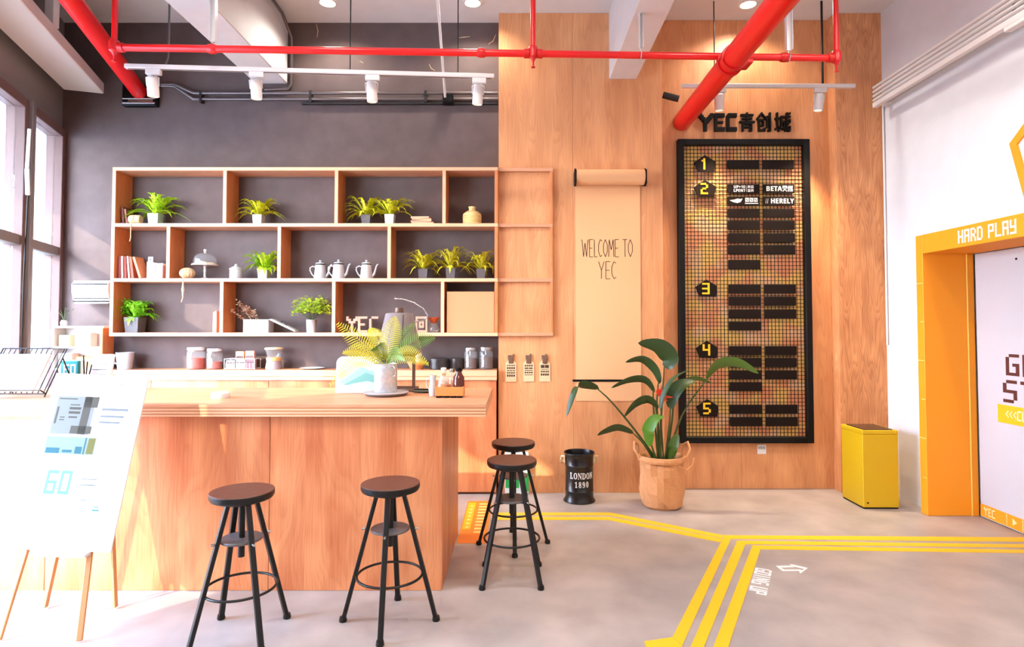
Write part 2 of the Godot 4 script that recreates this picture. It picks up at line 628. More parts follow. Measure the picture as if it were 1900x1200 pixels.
func build_windows() -> void:
	# header, and a canopy added outside to cut the sun
	var s := mb()
	glazing_box(s, 5.58, 1.9, 3.30, CEIL, 0.16, -0.05, 0.004)
	struct("wall_window_head", s, M.frame_paint)
	s = mb()
	glazing_box(s, 5.58, 1.9, 3.28, 3.36, 1.2, -0.67, 0.004)
	struct("trim_3", s, M.white)
	var n := 1
	for e in [[5.56, 4.86], [4.80, 3.42], [3.36, 1.98]]:
		var root := Node3D.new()
		root.name = "window_%d" % n
		root.set_meta("kind", "structure")
		add_child(root)
		s = mb()
		glazing_box(s, e[0], e[0] - 0.07, 0.0, 3.30, 0.13, 0.0, 0.004)
		glazing_box(s, e[1] + 0.07, e[1], 0.0, 3.30, 0.13, 0.0, 0.004)
		glazing_box(s, e[0] - 0.07, e[1] + 0.07, 0.0, 0.10, 0.13, 0.0, 0.004)
		glazing_box(s, e[0] - 0.07, e[1] + 0.07, 3.22, 3.30, 0.13, 0.0, 0.004)
		obj("frame", s, M.jamb, root)
		s = mb()
		glazing_box(s, e[0] - 0.07, e[1] + 0.07, 2.12, 2.20, 0.10, 0.0, 0.004)
		obj("transom", s, M.frame_paint, root)
		for h in [[0.10, 2.12], [2.20, 3.22]]:
			s = mb()
			glazing_box(s, e[0] - 0.07, e[1] + 0.07, h[0], h[1], 0.012)
			obj("pane", s, M.pane, root)
		if n == 2:
			s = mb()
			var q := glazing(4.74) + along_glazing().z * 0.09
			bar(s, q + Vector3(0, 3.05, 0), q + Vector3(0.03, 2.72, 0.05), 0.025, 0.018, 0.003)
			bar(s, q + Vector3(0.03, 2.72, 0.05), q + Vector3(0.0, 2.52, 0.0), 0.03, 0.02, 0.003)
			obj("stay", s, M.white, root)
			s = mb()
			tube(s, [q + Vector3(0, 2.55, 0), q + Vector3(-0.01, 1.8, 0.01), q + Vector3(-0.02, 1.0, 0.0)], 0.006, 6)
			obj("cord", s, M.black_metal, root)
		n += 1
	# mullion posts between the windows
	s = mb()
	glazing_box(s, 4.86, 4.80, 0, 3.30, 0.18, 0.0, 0.004)
	glazing_box(s, 3.42, 3.36, 0, 3.30, 0.18, 0.0, 0.004)
	glazing_box(s, 1.98, 1.90, 0, 3.30, 0.18, 0.0, 0.004)
	struct("trim_4", s, M.frame_paint)
	# a shrub outside the corner window
	var sh := thing("outdoor_shrub", "small loose shrub growing outside the corner window", "shrub", Vector3(-4.95, -0.2, -5.2))
	s = mb()
	for k in 7:
		var a := rng.randf() * TAU
		var tip := Vector3(cos(a) * 0.3, 1.2 + rng.randf() * 0.7, sin(a) * 0.2)
		tube(s, [Vector3.ZERO, tip * 0.5 + Vector3(0, 0.15, 0), tip], [0.012, 0.008, 0.004], 5)
	obj("stem", s, M.stalk, sh)
	s = mb()
	for k in 220:
		var a := rng.randf() * TAU
		var r := sqrt(rng.randf()) * 0.42
		var p := Vector3(cos(a) * r, 0.7 + rng.randf() * 1.2, sin(a) * r * 0.6)
		var d := Vector3(cos(a * 3), rng.randf_range(-0.3, 0.6), sin(a * 3)).normalized()
		blade(s, [p, p + d * 0.04, p + d * 0.08], [0.002, 0.022, 0.001], d.cross(Vector3.UP))
	var fo := obj("foliage", s, M.leaf_green, sh)
	fo.set_meta("kind", "stuff")

# ---------------------------------------------------------------- under the ceiling
func downlight(at: Vector3, label: String, group: String, e: float) -> void:
	var t := thing("ceiling_downlight", label, "ceiling lamp", at, 0.0, group)
	var s := mb()
	lathe(s, [Vector2(0.068, -0.016), Vector2(0.085, -0.012), Vector2(0.085, -0.001)], Vector3.ZERO, 24)
	obj("trim_ring", s, M.white, t)
	s = mb()
	lathe(s, [Vector2(0.0, -0.020), Vector2(0.05, -0.019), Vector2(0.069, -0.014)], Vector3.ZERO, 24)
	obj("diffuser", s, glow(Color(1.0, 0.96, 0.9), 6.0), t)
	var l := SpotLight3D.new()
	l.name = "light"
	l.light_color = Color(1.0, 0.95, 0.90)
	l.light_energy = e
	l.light_size = 0.07
	l.spot_angle = 75.0
	l.spot_angle_attenuation = 0.6
	l.spot_range = 12.0
	l.spot_attenuation = 2.0
	l.shadow_enabled = true
	t.add_child(l)
	l.position = Vector3(0, -0.03, 0)
	l.rotation_degrees = Vector3(-90, 0, 0)

func spotlight(parent: Node3D, at: Vector3, aim: Vector3, e: float) -> void:
	# one lamp head clipped under a rail; at is the underside of the rail, in the parent's axes
	var s := mb()
	var neck := at + Vector3(0, -0.072, 0)
	aim = aim.normalized()
	var side := aim.cross(Vector3.BACK if absf(aim.z) < 0.9 else Vector3.UP).normalized()
	var b := Basis(side, -aim, side.cross(-aim))
	var body := neck + aim * 0.06
	lathe(s, [Vector2(0.034, -0.066), Vector2(0.039, -0.063), Vector2(0.039, 0.02), Vector2(0.037, 0.066), Vector2(0.030, 0.074), Vector2(0.0, 0.074)], body, 24, b)
	var can := obj("spotlight", s, M.white, parent)
	s = mb()
	span(s, at + Vector3(-0.045, -0.042, -0.018), at + Vector3(0.06, -0.001, 0.018), 0.004)
	obj("adapter", s, M.white, can)
	s = mb()
	tube(s, [body + side * 0.042 + aim * -0.01, body + side * 0.045 - aim * 0.07, at + Vector3(0, -0.04, 0), body - side * 0.045 - aim * 0.07, body - side * 0.042 + aim * -0.01], 0.0045, 6)
	obj("yoke", s, M.white, can)
	s = mb()
	lathe(s, [Vector2(0.0, -0.055), Vector2(0.034, -0.055)], body, 20, b)
	obj("lens", s, glow(Color(1.0, 0.93, 0.82), 5.0), can)
	var l := SpotLight3D.new()
	l.name = "light"
	l.light_color = Color(1.0, 0.90, 0.76)
	l.light_energy = e
	l.light_size = 0.04
	l.spot_angle = 32.0
	l.spot_angle_attenuation = 0.8
	l.spot_range = 12.0
	l.spot_attenuation = 2.0
	l.shadow_enabled = true
	parent.add_child(l, true)
	l.transform = Transform3D(b * Basis(Vector3.RIGHT, -PI / 2.0), body + aim * 0.08)

func build_ceiling_fittings() -> void:
	# --- red sprinkler pipes
	var t: Node3D
	var s := mb()
	t = thing("sprinkler_main", "thick red sprinkler main slanting down towards the black wall box", "pipe", Vector3(-3.5001, 3.6429, -5.5200))
	s = mb()
	tube(s, [Vector3.ZERO, Vector3(1.15, 0, 3.36)], 0.068, 28)
	obj("pipe", s, M.red, t)
	var br := thing("sprinkler_pipework", "red sprinkler pipework: thin branch across the room teed into a thick main", "pipe", Vector3(-2.7968, 3.4135, -4.1300))
	var e := Vector3(2.3035, 3.4252, -4.3000) - br.position
	e.y = 0.0
	s = mb()
	tube(s, [Vector3.ZERO, e], 0.0245, 16)
	obj("pipe", s, M.red, br)
	var mo := Vector3(1.52, 3.36, -5.53) - br.position
	s = mb()
	tube(s, [mo + Vector3(0, 0, 0.001), mo + Vector3(0, 0, 7.6)], 0.082, 28)
	obj("main_pipe", s, M.red, br)
	s = mb()
	for z in [1.27, 1.36]:
		tube(s, [mo + Vector3(0, 0, z - 0.02), mo + Vector3(0, 0, z + 0.02)], 0.094, 28)
	box(s, mo + Vector3(0.105, -0.03, 1.315), Vector3(0.04, 0.03, 0.13), 0.005)
	obj("main_coupling", s, M.red_fitting, br)
	var drop_h := CEIL - br.position.y - 0.004
	for k in [0.0, 0.5703, 1.0]:
		s = mb()
		tube(s, [e * k, e * k + Vector3(0, drop_h, 0)], 0.019, 14)
		obj("riser", s, M.red, br)
		s = mb()
		lathe(s, [Vector2(0.0, -0.05), Vector2(0.012, -0.05), Vector2(0.018, -0.035), Vector2(0.033, -0.025), Vector2(0.036, 0.03), Vector2(0.028, 0.05), Vector2(0.019, 0.055)], e * k, 16)
		if k > 0.2:
			tube(s, [e * k - e.normalized() * 0.065, e * k - e.normalized() * 0.03], 0.033, 14)
		if k < 0.9:
			tube(s, [e * k + e.normalized() * 0.03, e * k + e.normalized() * 0.065], 0.033, 14)
		obj("tee", s, M.red_fitting, br)
		s = mb()
		lathe(s, [Vector2(0.0, -0.10), Vector2(0.014, -0.10), Vector2(0.016, -0.096), Vector2(0.006, -0.09), Vector2(0.006, -0.06), Vector2(0.012, -0.05)], e * k, 12)
		obj("sprinkler_head", s, M.red_fitting, br)
	for k in [0.4985, 0.131, 0.841, 0.868, 0.925]:
		s = mb()
		tube(s, [e * k - e.normalized() * 0.03, e * k - e.normalized() * 0.012, e * k + e.normalized() * 0.012, e * k + e.normalized() * 0.03], [0.028, 0.034, 0.034, 0.028], 14)
		obj("coupling", s, M.red_fitting, br)
	# strut hangers that carry the branch pipe
	for q in [[0.721, 0.028], [0.931, 0.046], [0.133, 0.042]]:
		var at: Vector3 = e * q[0]
		var wv := Vector3(q[1] / 2, 0, 0)
		s = mb()
		var up := drop_h
		span(s, at - wv + Vector3(0, 0.05, -0.006), at + wv + Vector3(0, up, 0.006), 0.002)
		span(s, at - wv + Vector3(0, 0.05, 0.006), at - wv + Vector3(0.004, up, 0.03), 0.001)
		span(s, at + wv + Vector3(-0.004, 0.05, 0.006), at + wv + Vector3(0, up, 0.03), 0.001)
		var ch := obj("hanger_channel", s, M.white_gloss, br)
		s = mb()
		hoop(s, at, 0.029, 0.004, 20, 6, Vector3.BACK, Vector3.UP)
		tube(s, [at + Vector3(0, 0.029, 0), at + Vector3(0, 0.07, 0)], 0.006, 8)
		obj("clamp", s, M.steel, ch)
	# --- track lights
	var a := Vector3(-2.8441, 3.3470, -4.3200)
	var b := Vector3(-0.1749, 3.3539, -4.5000)
	b.y = a.y
	t = thing("track_light", "long white track light with four spotlights over the bar shelf", "track light", a)
	var len := a.distance_to(b)
	t.rotation.y = atan2(-(b.z - a.z), b.x - a.x)
	s = mb()
	span(s, Vector3(0, 0, -0.018), Vector3(len, 0.032, 0.018), 0.004)
	var rail := obj("rail", s, M.white, t)
	s = mb()
	span(s, Vector3(0.02, -0.002, -0.006), Vector3(len - 0.02, 0.0, 0.006))
	obj("slot", s, M.conduit, rail)
	for k in [0.113, 0.60, 0.898]:
		s = mb()
		if k < 0.2:
			tube(s, [Vector3(len * k - 0.02, 0.032, 0), Vector3(len * k, 0.09, 0), Vector3(len * k, 0.5, 0), Vector3(len * k, CEIL - a.y, 0)], 0.007, 6)
		else:
			tube(s, [Vector3(len * k, 0.032, 0), Vector3(len * k, CEIL - a.y, 0)], 0.0045, 6)
		obj("suspension_wire", s, M.black_metal if k > 0.2 else M.conduit, t)
	var aims := [Vector3(0.02, -1, -0.12), Vector3(0.05, -1, -0.10), Vector3(0.04, -1, -0.08), Vector3(-0.05, -1, -0.12)]
	for i in 4:
		spotlight(t, Vector3(len * [0.072, 0.345, 0.659, 0.955][i], 0, 0), aims[i], 5.0)
	a = Vector3(1.4328, 3.5519, -5.2000)
	b = Vector3(2.9412, 3.5757, -5.2000)
	t = thing("track_light", "short white track light with two spotlights above the directory sign", "track light", a)
	len = b.x - a.x
	s = mb()
	span(s, Vector3(0, 0, -0.018), Vector3(len, 0.032, 0.018), 0.004)
	obj("rail", s, M.white, t)
	for k in [[0.815, 0.010], [0.19, 0.005]]:
		s = mb()
		tube(s, [Vector3(len * k[0], 0.032, 0), Vector3(len * k[0], CEIL - a.y, 0)], k[1], 8)
		obj("suspension_rod", s, M.black_metal, t)
	spotlight(t, Vector3(len * 0.215, 0, 0), Vector3(0.04, -1, -0.10), 14.0)
	spotlight(t, Vector3(len * 0.795, 0, 0), Vector3(-0.08, -1, -0.10), 14.0)
	# --- ceiling downlights
	var g := "white recessed downlights in the ceiling"
	downlight(Vector3(-1.6635, 4.3200, -5.2075), "recessed downlight between the long ceiling beam and the track light wires", g, 5.0)
	downlight(Vector3(-0.3923, 4.3200, -5.2075), "recessed downlight near the top corner of the wood panelling", g, 5.0)
	downlight(Vector3(2.0329, 4.3200, -5.2342), "recessed downlight beside the thick red pipe over the directory", g, 5.0)
	for z in [-2.9, -0.4, 2.0]:
		for x in [-1.55, -0.3, 1.7, 2.75]:
			downlight(Vector3(x, CEIL, z), "recessed downlight in the ceiling over the open floor", g, 9.5)
	# --- white bulkhead hanging parallel to the window wall
	t = thing("hanging_bulkhead", "flat white bulkhead hung parallel to the window wall", "bulkhead", Vector3.ZERO)
	var q0 := Vector3(-4.1674, 3.6178, -5.5600)
	var q1 := Vector3(-3.8358, 3.6076, -5.5600)
	s = mb()
	var w := q1.x - q0.x
	var dirv := Vector3(0.345, 0, 1)
	bar(s, Vector3(q0.x + w / 2 + 0.05, 3.66, -5.44), Vector3(q0.x + w / 2 + 0.05, 3.66, -5.44) + dirv * 4.4, w * 0.94, 0.10, 0.006)
	obj("slab", s, M.white, t)
	for k in [1.0, 3.2]:
		s = mb()
		var p = Vector3(q0.x + w / 2 + 0.05, 3.66, -5.44) + dirv * k + Vector3(0.13, 0, 0)
		span(s, p + Vector3(-0.035, 0.05, -0.03), p + Vector3(0.035, CEIL - 3.67, 0.03), 0.004)
		obj("hanger_post", s, M.white, t)
	# --- conduits on the dark wall
	for q in [[173.0, 0.016, "upper grey steel conduit running along the dark wall"], [184.0, 0.014, "lower grey steel conduit running along the dark wall"]]:
		t = thing("wall_conduit", q[2], "conduit", Vector3(0, 0, 0), 0.0, "steel conduits on the dark wall")
		s = mb()
		var y: float = 3.6393 if q[0] < 180.0 else 3.5836
		var yl: float = 3.7205 if q[0] < 180.0 else 3.7053
		var dz: float = -5.545
		tube(s, [Vector3(-3.3097, yl, dz), Vector3(-3.1842, yl, dz), Vector3(-3.0078, y, dz), Vector3(-2.8573, y, dz), Vector3(-0.1804, y, dz)], q[1], 10)
		obj("pipe", s, M.conduit, t)
		for u in [-2.9368, -1.9194, -0.8520]:
			s = mb()
			span(s, Vector3(u - 0.012, y - 0.035, -5.579), Vector3(u + 0.012, y + 0.02, -5.525), 0.003)
			obj("clip", s, M.dark_conduit, t)
	t = thing("black_trunking", "slim black cable trunking along the dark wall", "trunking")
	s = mb()
	span(s, Vector3(-2.0077, 3.5366, -5.579), Vector3(-0.1807, 3.5569, -5.545), 0.003)
	obj("trunk", s, M.dark_conduit, t)
	s = mb()
	span(s, Vector3(-0.6876, 3.5297, -5.579), Vector3(-0.5923, 3.6100, -5.48), 0.004)
	obj("junction_box", s, M.black, t)
	t = thing("diagonal_rod", "slim white rod slanting from the ceiling to a black junction box", "rod")
	s = mb()
	tube(s, [Vector3(-0.6607, 3.5697, -5.4600), Vector3(-0.6380, 4.0854, -4.7500), Vector3(-0.6572, 4.3150, -4.6937)], 0.011, 8)
	obj("rod", s, M.white, t)
	t = thing("drop_conduit", "dark conduit bending down beside the end of the long ceiling beam", "conduit")
	s = mb()
	tube(s, [Vector3(-2.10, 4.29, -4.8), Vector3(-2.10, 4.27, -5.3), Vector3(-2.10, 4.16, -5.54), Vector3(-2.10, 3.72, -5.55), Vector3(-2.13, 3.68, -5.55), Vector3(-2.35, 3.67, -5.55)], 0.015, 8)
	obj("pipe", s, M.conduit, t)
	# --- black box where the slanting main meets the wall
	t = thing("wall_box", "black box on the dark wall under the slanting red pipe", "equipment box", Vector3(-3.4999, 3.5134, -5.5800))
	s = mb()
	span(s, Vector3(-0.16, 0.0, 0.001), Vector3(0.16, 0.20, 0.06), 0.006)
	obj("body", s, M.black, t)
	s = mb()
	span(s, Vector3(-0.15, 0.015, 0.06), Vector3(0.15, 0.03, 0.07), 0.002)
	span(s, Vector3(-0.15, 0.06, 0.06), Vector3(0.15, 0.07, 0.066), 0.002)
	obj("trim", s, M.steel, t)
	s = mb()
	span(s, Vector3(-0.1, 0.034, 0.06), Vector3(0.13, 0.056, 0.064), 0.002)
	obj("label_strip", s, M.walnut, t)
	# --- stub of pipe from the side of the panelling
	t = thing("pipe_stub", "short dark pipe stub poking out beside the wood panelling", "pipe", Vector3(1.3313, 3.5897, -5.4600))
	s = mb()
	tube(s, [Vector3.ZERO, Vector3(0.14, -0.045, 0.02)], 0.03, 16)
	obj("pipe", s, M.dark_conduit, t)
	# --- tray and conduits on the right wall
	t = thing("conduit_bundle", "bundle of four white conduits running high along the right wall", "conduit", Vector3(3.2, 3.50, -5.36))
	for k in 4:
		s = mb()
		tube(s, [Vector3(0, k * 0.038, 0), Vector3(0, k * 0.038, 7.5)], 0.0135, 12)
		obj("conduit", s, M.white, t)
	for z in [1.5, 3.2]:
		s = mb()
		span(s, Vector3(0.012, -0.03, z), Vector3(0.099, 0.14, z + 0.03), 0.003)
		obj("bracket", s, M.steel, t)
	t = thing("wall_track_rail", "white track rail under the conduits on the right wall", "track rail", Vector3(3.17, 3.41, -5.30))
	s = mb()
	span(s, Vector3(-0.02, 0, 0), Vector3(0.02, 0.045, 6.0), 0.004)
	span(s, Vector3(0.02, 0.02, 0.0), Vector3(0.125, 0.035, 0.05), 0.002)
	obj("rail", s, M.white, t)
	s = mb()
	span(s, Vector3(-0.025, -0.03, 1.45), Vector3(0.025, 0.0, 1.75), 0.004)
	obj("feed_box", s, M.white, t)
	t = thing("corner_conduit", "thin white conduit down the corner beside the wood column", "conduit", Vector3(3.287, 1.3083, -5.37))
	s = mb()
	tube(s, [Vector3.ZERO, Vector3(0, 3.45 - 1.3083, 0)], 0.009, 8)
	obj("pipe", s, M.white, t)

# ---------------------------------------------------------------- bar
const BAR_TOP := 1.05
const LEDGE := 1.09

func build_bar() -> void:
	var t := thing("bar_counter", "long bar counter clad in orange plywood sheets", "counter", Vector3(0, 0, 0))
	var xr := -0.424
	var s := mb()
	span(s, Vector3(-3.3, 0.001, -4.33), Vector3(xr - 0.022, 0.981, -3.462))
	obj("carcass", s, M.upright, t)
	var seams := [-3.3, -2.66, -1.4005, xr]
	for i in 3:
		s = mb()
		span(s, Vector3(seams[i] + 0.0015, 0.001, -3.46), Vector3(seams[i + 1] - 0.0015, 0.981, -3.44), 0.0015)
		obj("front_panel", s, M.bar_front, t)
	s = mb()
	span(s, Vector3(xr - 0.02, 0.001, -4.36), Vector3(xr, 0.981, -3.4605), 0.0015)
	obj("side_panel", s, M.bar_front, t)
	# worktop of laminated plywood
	t = thing("bar_worktop", "thick layered plywood worktop on the bar counter", "worktop")
	var ys := [0.9825, 0.992, 0.999, 1.009, 1.016, 1.026, 1.033, BAR_TOP]
	for i in 7:
		s = mb()
		var dark := i % 2 == 1
		var inset := 0.0012 if dark else 0.0
		span(s, Vector3(-3.3, ys[i], -4.25 + inset), Vector3(-0.175 - inset, ys[i + 1], -3.37 - inset), 0.0008)
		obj("ply_layer", s, M.ply_dark if dark else (M.board if i == 6 else M.ply_light), t)
	# ledge cabinets under the shelf
	t = thing("back_cabinet", "low plywood cabinet run along the dark wall under the shelf", "cabinet")
	var x1 := -0.1855
	s = mb()
	span(s, Vector3(-3.95, 0.06, -5.575), Vector3(x1, 0.998, -5.372))
	obj("carcass", s, M.upright, t)
	s = mb()
	span(s, Vector3(-3.95, 0.001, -5.575), Vector3(x1, 0.058, -5.40))
	obj("plinth", s, M.ply_dark, t)
	var doors := [-3.95, -3.2375, -2.1981, -1.25, x1]
	for i in 4:
		s = mb()
		span(s, Vector3(doors[i] + 0.002, 0.02, -5.371), Vector3(doors[i + 1] - 0.002, 0.997, -5.352), 0.0015)
		obj("door", s, M.bar_front, t)
	t = thing("back_ledge", "pale plywood ledge on the cabinet run against the dark wall", "worktop")
	for e in [[1.0, 1.03, 0], [1.03, 1.036, 1], [1.036, 1.084, 0], [1.084, LEDGE, 2]]:
		s = mb()
		span(s, Vector3(-3.98, e[0], -5.577), Vector3(x1 + 0.004, e[1], -5.335 - (0.001 if e[2] == 1 else 0.0)), 0.001)
		obj("ply_layer", s, [M.ply_light, M.ply_dark, M.board][e[2]], t)

# ---------------------------------------------------------------- wall shelf
const SF := 5.34
const TH := 0.031
var h1 := 2.3906
var h2 := 1.9010
var h3 := 1.4191

func build_shelf() -> void:
	var t := thing("wall_shelf", "large open wooden wall shelf of three staggered rows", "shelf")
	var ht := 2.8926
	var xl := -3.6073
	var xp := -0.1722
	var xe := 0.3158
	var back := -WALL_D + 0.004
	var s: SurfaceTool
	for y in [ht, h1, h2, h3]:
		s = mb()
		span(s, Vector3(xl, y - TH, back), Vector3(xp - 0.001, y, -SF), 0.0015)
		var sb := obj("shelf_board", s, M.board, t)
		s = mb()
		span(s, Vector3(xl + 0.001, y - TH + 0.001, -SF), Vector3(xp - 0.002, y - 0.001, -SF + 0.002))
		obj("edge_band", s, M.edge, sb)
		s = mb()
		span(s, Vector3(xp, y - TH, -PANEL_D + 0.001), Vector3(xe, y, -SF - 0.02), 0.0015)
		obj("frame_rail", s, M.board, t)
	var rows := [
		[ht, h1, [-2.6047, -1.6117, -0.6524]],
		[h1, h2, [-3.0996, -2.1143, -1.1384]],
		[h2, h3, [-2.6188, -1.6266, -0.6630]]]
	for r in rows:
		for x in r[2]:
			s = mb()
			span(s, Vector3(x - TH * 0.5, r[1] + 0.0005, back), Vector3(x + TH * 0.5, r[0] - TH - 0.0005, -SF), 0.0015)
			var dv := obj("divider", s, M.upright, t)
			s = mb()
			span(s, Vector3(x - TH * 0.5 + 0.001, r[1] + 0.0005, -SF), Vector3(x + TH * 0.5 - 0.001, r[0] - TH - 0.0005, -SF + 0.0018))
			obj("edge_band", s, M.edge, dv)
		s = mb()
		span(s, Vector3(xl, r[1] + 0.0005, back), Vector3(xl + TH, r[0] - TH - 0.0005, -SF), 0.0015)
		var sd := obj("side_board", s, M.upright, t)
		s = mb()
		span(s, Vector3(xl + 0.001, r[1] + 0.0005, -SF), Vector3(xl + TH - 0.001, r[0] - TH - 0.0005, -SF + 0.0018))
		obj("edge_band", s, M.edge, sd)
		s = mb()
		span(s, Vector3(xp - 0.03, r[1] + 0.0005, -PANEL_D + 0.001 - 0.15), Vector3(xp - 0.001, r[0] - TH - 0.0005, -SF), 0.0015)
		obj("side_board", s, M.upright, t)
		s = mb()
		span(s, Vector3(xe - 0.022, r[1] + 0.0005, -PANEL_D + 0.001), Vector3(xe, r[0] - TH - 0.0005, -SF - 0.02), 0.0015)
		obj("frame_stile", s, M.upright, t)
		s = mb()
		span(s, Vector3(xp, r[1] + 0.0005, -PANEL_D + 0.001), Vector3(xp + 0.006, r[0] - TH - 0.0005, -SF - 0.02), 0.001)
		obj("frame_stile", s, M.upright, t)
	# wooden flap that closes most of the bottom right bay
	var f := thing("shelf_box", "tan wooden box filling the bottom end bay of the wall shelf", "box", Vector3((-0.6271 + -0.2058) * 0.5, h3 + 0.001, -5.36))
	var w: float = -0.2058 - -0.6271
	s = mb()
	span(s, Vector3(-w / 2, 0, -0.018), Vector3(w / 2, 1.7825 - h3, 0), 0.002)
	obj("front", s, mat(Color(0.80, 0.56, 0.38), 0.6), f)
	s = mb()
	span(s, Vector3(-w / 2, 0, -0.20), Vector3(-w / 2 + 0.012, 1.7825 - h3 - 0.01, -0.0185))
	span(s, Vector3(w / 2 - 0.012, 0, -0.20), Vector3(w / 2, 1.7825 - h3 - 0.01, -0.0185))
	span(s, Vector3(-w / 2 + 0.012, 0, -0.20), Vector3(w / 2 - 0.012, 0.012, -0.0185))
	obj("carton", s, M.crate, f)

# ---------------------------------------------------------------- small things
func pot_plant(at: Vector3, size: float, spread: float, tall: float, pot: Material, leaf: Material, label: String, count := 15, sd := 1, xlo := -9.0, xhi := 9.0, group := "potted ferns on the wall shelf") -> void:
	var t := thing("potted_fern", label, "potted plant", at, 0.0, group)
	var r := RandomNumberGenerator.new()
	r.seed = sd * 131 + 7
	var s := mb()
	# square tapered pot with a rim and an inside
	var ph := size * 1.05
	s.set_smooth_group(-1)
	var lo := size * 0.42
	var hi := size * 0.5
	var wl := size * 0.05
	var c := Vector3(0, ph * 0.5, 0)
	var k := [Vector2(-1, -1), Vector2(1, -1), Vector2(1, 1), Vector2(-1, 1)]
	for i in 4:
		var a: Vector2 = k[i]
		var b: Vector2 = k[(i + 1) % 4]
		poly(s, [Vector3(a.x * lo, 0, a.y * lo), Vector3(b.x * lo, 0, b.y * lo), Vector3(b.x * hi, ph, b.y * hi), Vector3(a.x * hi, ph, a.y * hi)], c)
		var ins := hi - wl
		poly(s, [Vector3(a.x * hi, ph, a.y * hi), Vector3(b.x * hi, ph, b.y * hi), Vector3(b.x * ins, ph, b.y * ins), Vector3(a.x * ins, ph, a.y * ins)], c)
		poly(s, [Vector3(a.x * ins, ph, a.y * ins), Vector3(b.x * ins, ph, b.y * ins), Vector3(b.x * ins, ph * 0.8, b.y * ins), Vector3(a.x * ins, ph * 0.8, a.y * ins)], Vector3((a.x + b.x), ph * 0.9, (a.y + b.y)) * 3.0)
	poly(s, [Vector3(-lo, 0, -lo), Vector3(lo, 0, -lo), Vector3(lo, 0, lo), Vector3(-lo, 0, lo)], c)
	obj("pot", s, pot, t)
	s = mb()
	span(s, Vector3(-hi * 0.86, ph * 0.78, -hi * 0.86), Vector3(hi * 0.86, ph * 0.9, hi * 0.86))
	obj("soil", s, M.soil, t)
	count = count * 2
	for i in count:
		var a := TAU * i / count + r.randf_range(-0.15, 0.15)
		var out := Vector3(cos(a), 0, sin(a) * 0.42)
		var lift := r.randf_range(0.3, 0.85)
		if i % 3 == 0:
			lift = r.randf_range(0.8, 1.0)
		var far := spread * (1.45 - lift * 0.55) * r.randf_range(0.85, 1.1)
		var up := tall * lift
		var base := Vector3(out.x * size * 0.15, ph * 0.85, out.z * size * 0.15)
		var droop := (1.15 - lift) * tall * 0.75
		var mid := []
		for j in 6:
			var q := j / 5.0
			mid.append(base + out * far * q + Vector3(0, up * sin(q * 1.9) * 1.02 - droop * q * q, 0))
		for j in 6:
			mid[j].x = clampf(mid[j].x, xlo - at.x + 0.03, xhi - at.x - 0.03)
			mid[j].y = maxf(mid[j].y, 0.03)
			if mid[j].z + at.z < -WALL_D + 0.03:
				mid[j].z = -WALL_D + 0.03 - at.z
		s = mb()
		var w := size * 0.19
		var side := out.cross(Vector3.UP).normalized()
		blade(s, mid, [w * 0.25, w * 0.8, w * 1.05, w * 0.95, w * 0.6, 0.0004], side, 0.3)
		# side lobes give the fern its ragged outline
		for j in [1, 2, 3]:
			var dirt: Vector3 = (mid[j + 1] - mid[j]).normalized()
			for sg in [-1.0, 1.0]:
				var tip: Vector3 = mid[j] + dirt * w * 1.5 + side * sg * w * 2.0
				blade(s, [mid[j], mid[j].lerp(tip, 0.5), tip], [w * 0.4, w * 0.38, 0.0003], dirt, 0.1)
		obj("leaf", s, leaf, t)

func book(called_label: String, at: Vector3, size: Vector3, tilt: float, cover: Material, group: String, turn := 0.0) -> void:
	# an upright book, spine to the front; tilt leans it sideways about its foot
	var t := thing("book", called_label, "book", at, turn, group)
	t.rotation.z = tilt
	var s := mb()
	span(s, Vector3(0, 0, -size.z), Vector3(size.x, size.y, 0), 0.001)
	obj("cover", s, cover, t)
	s = mb()
	span(s, Vector3(0.0025, size.y - 0.004, -size.z + 0.002), Vector3(size.x - 0.0025, size.y + 0.0006, -0.004))
	obj("pages", s, M.cream, t)

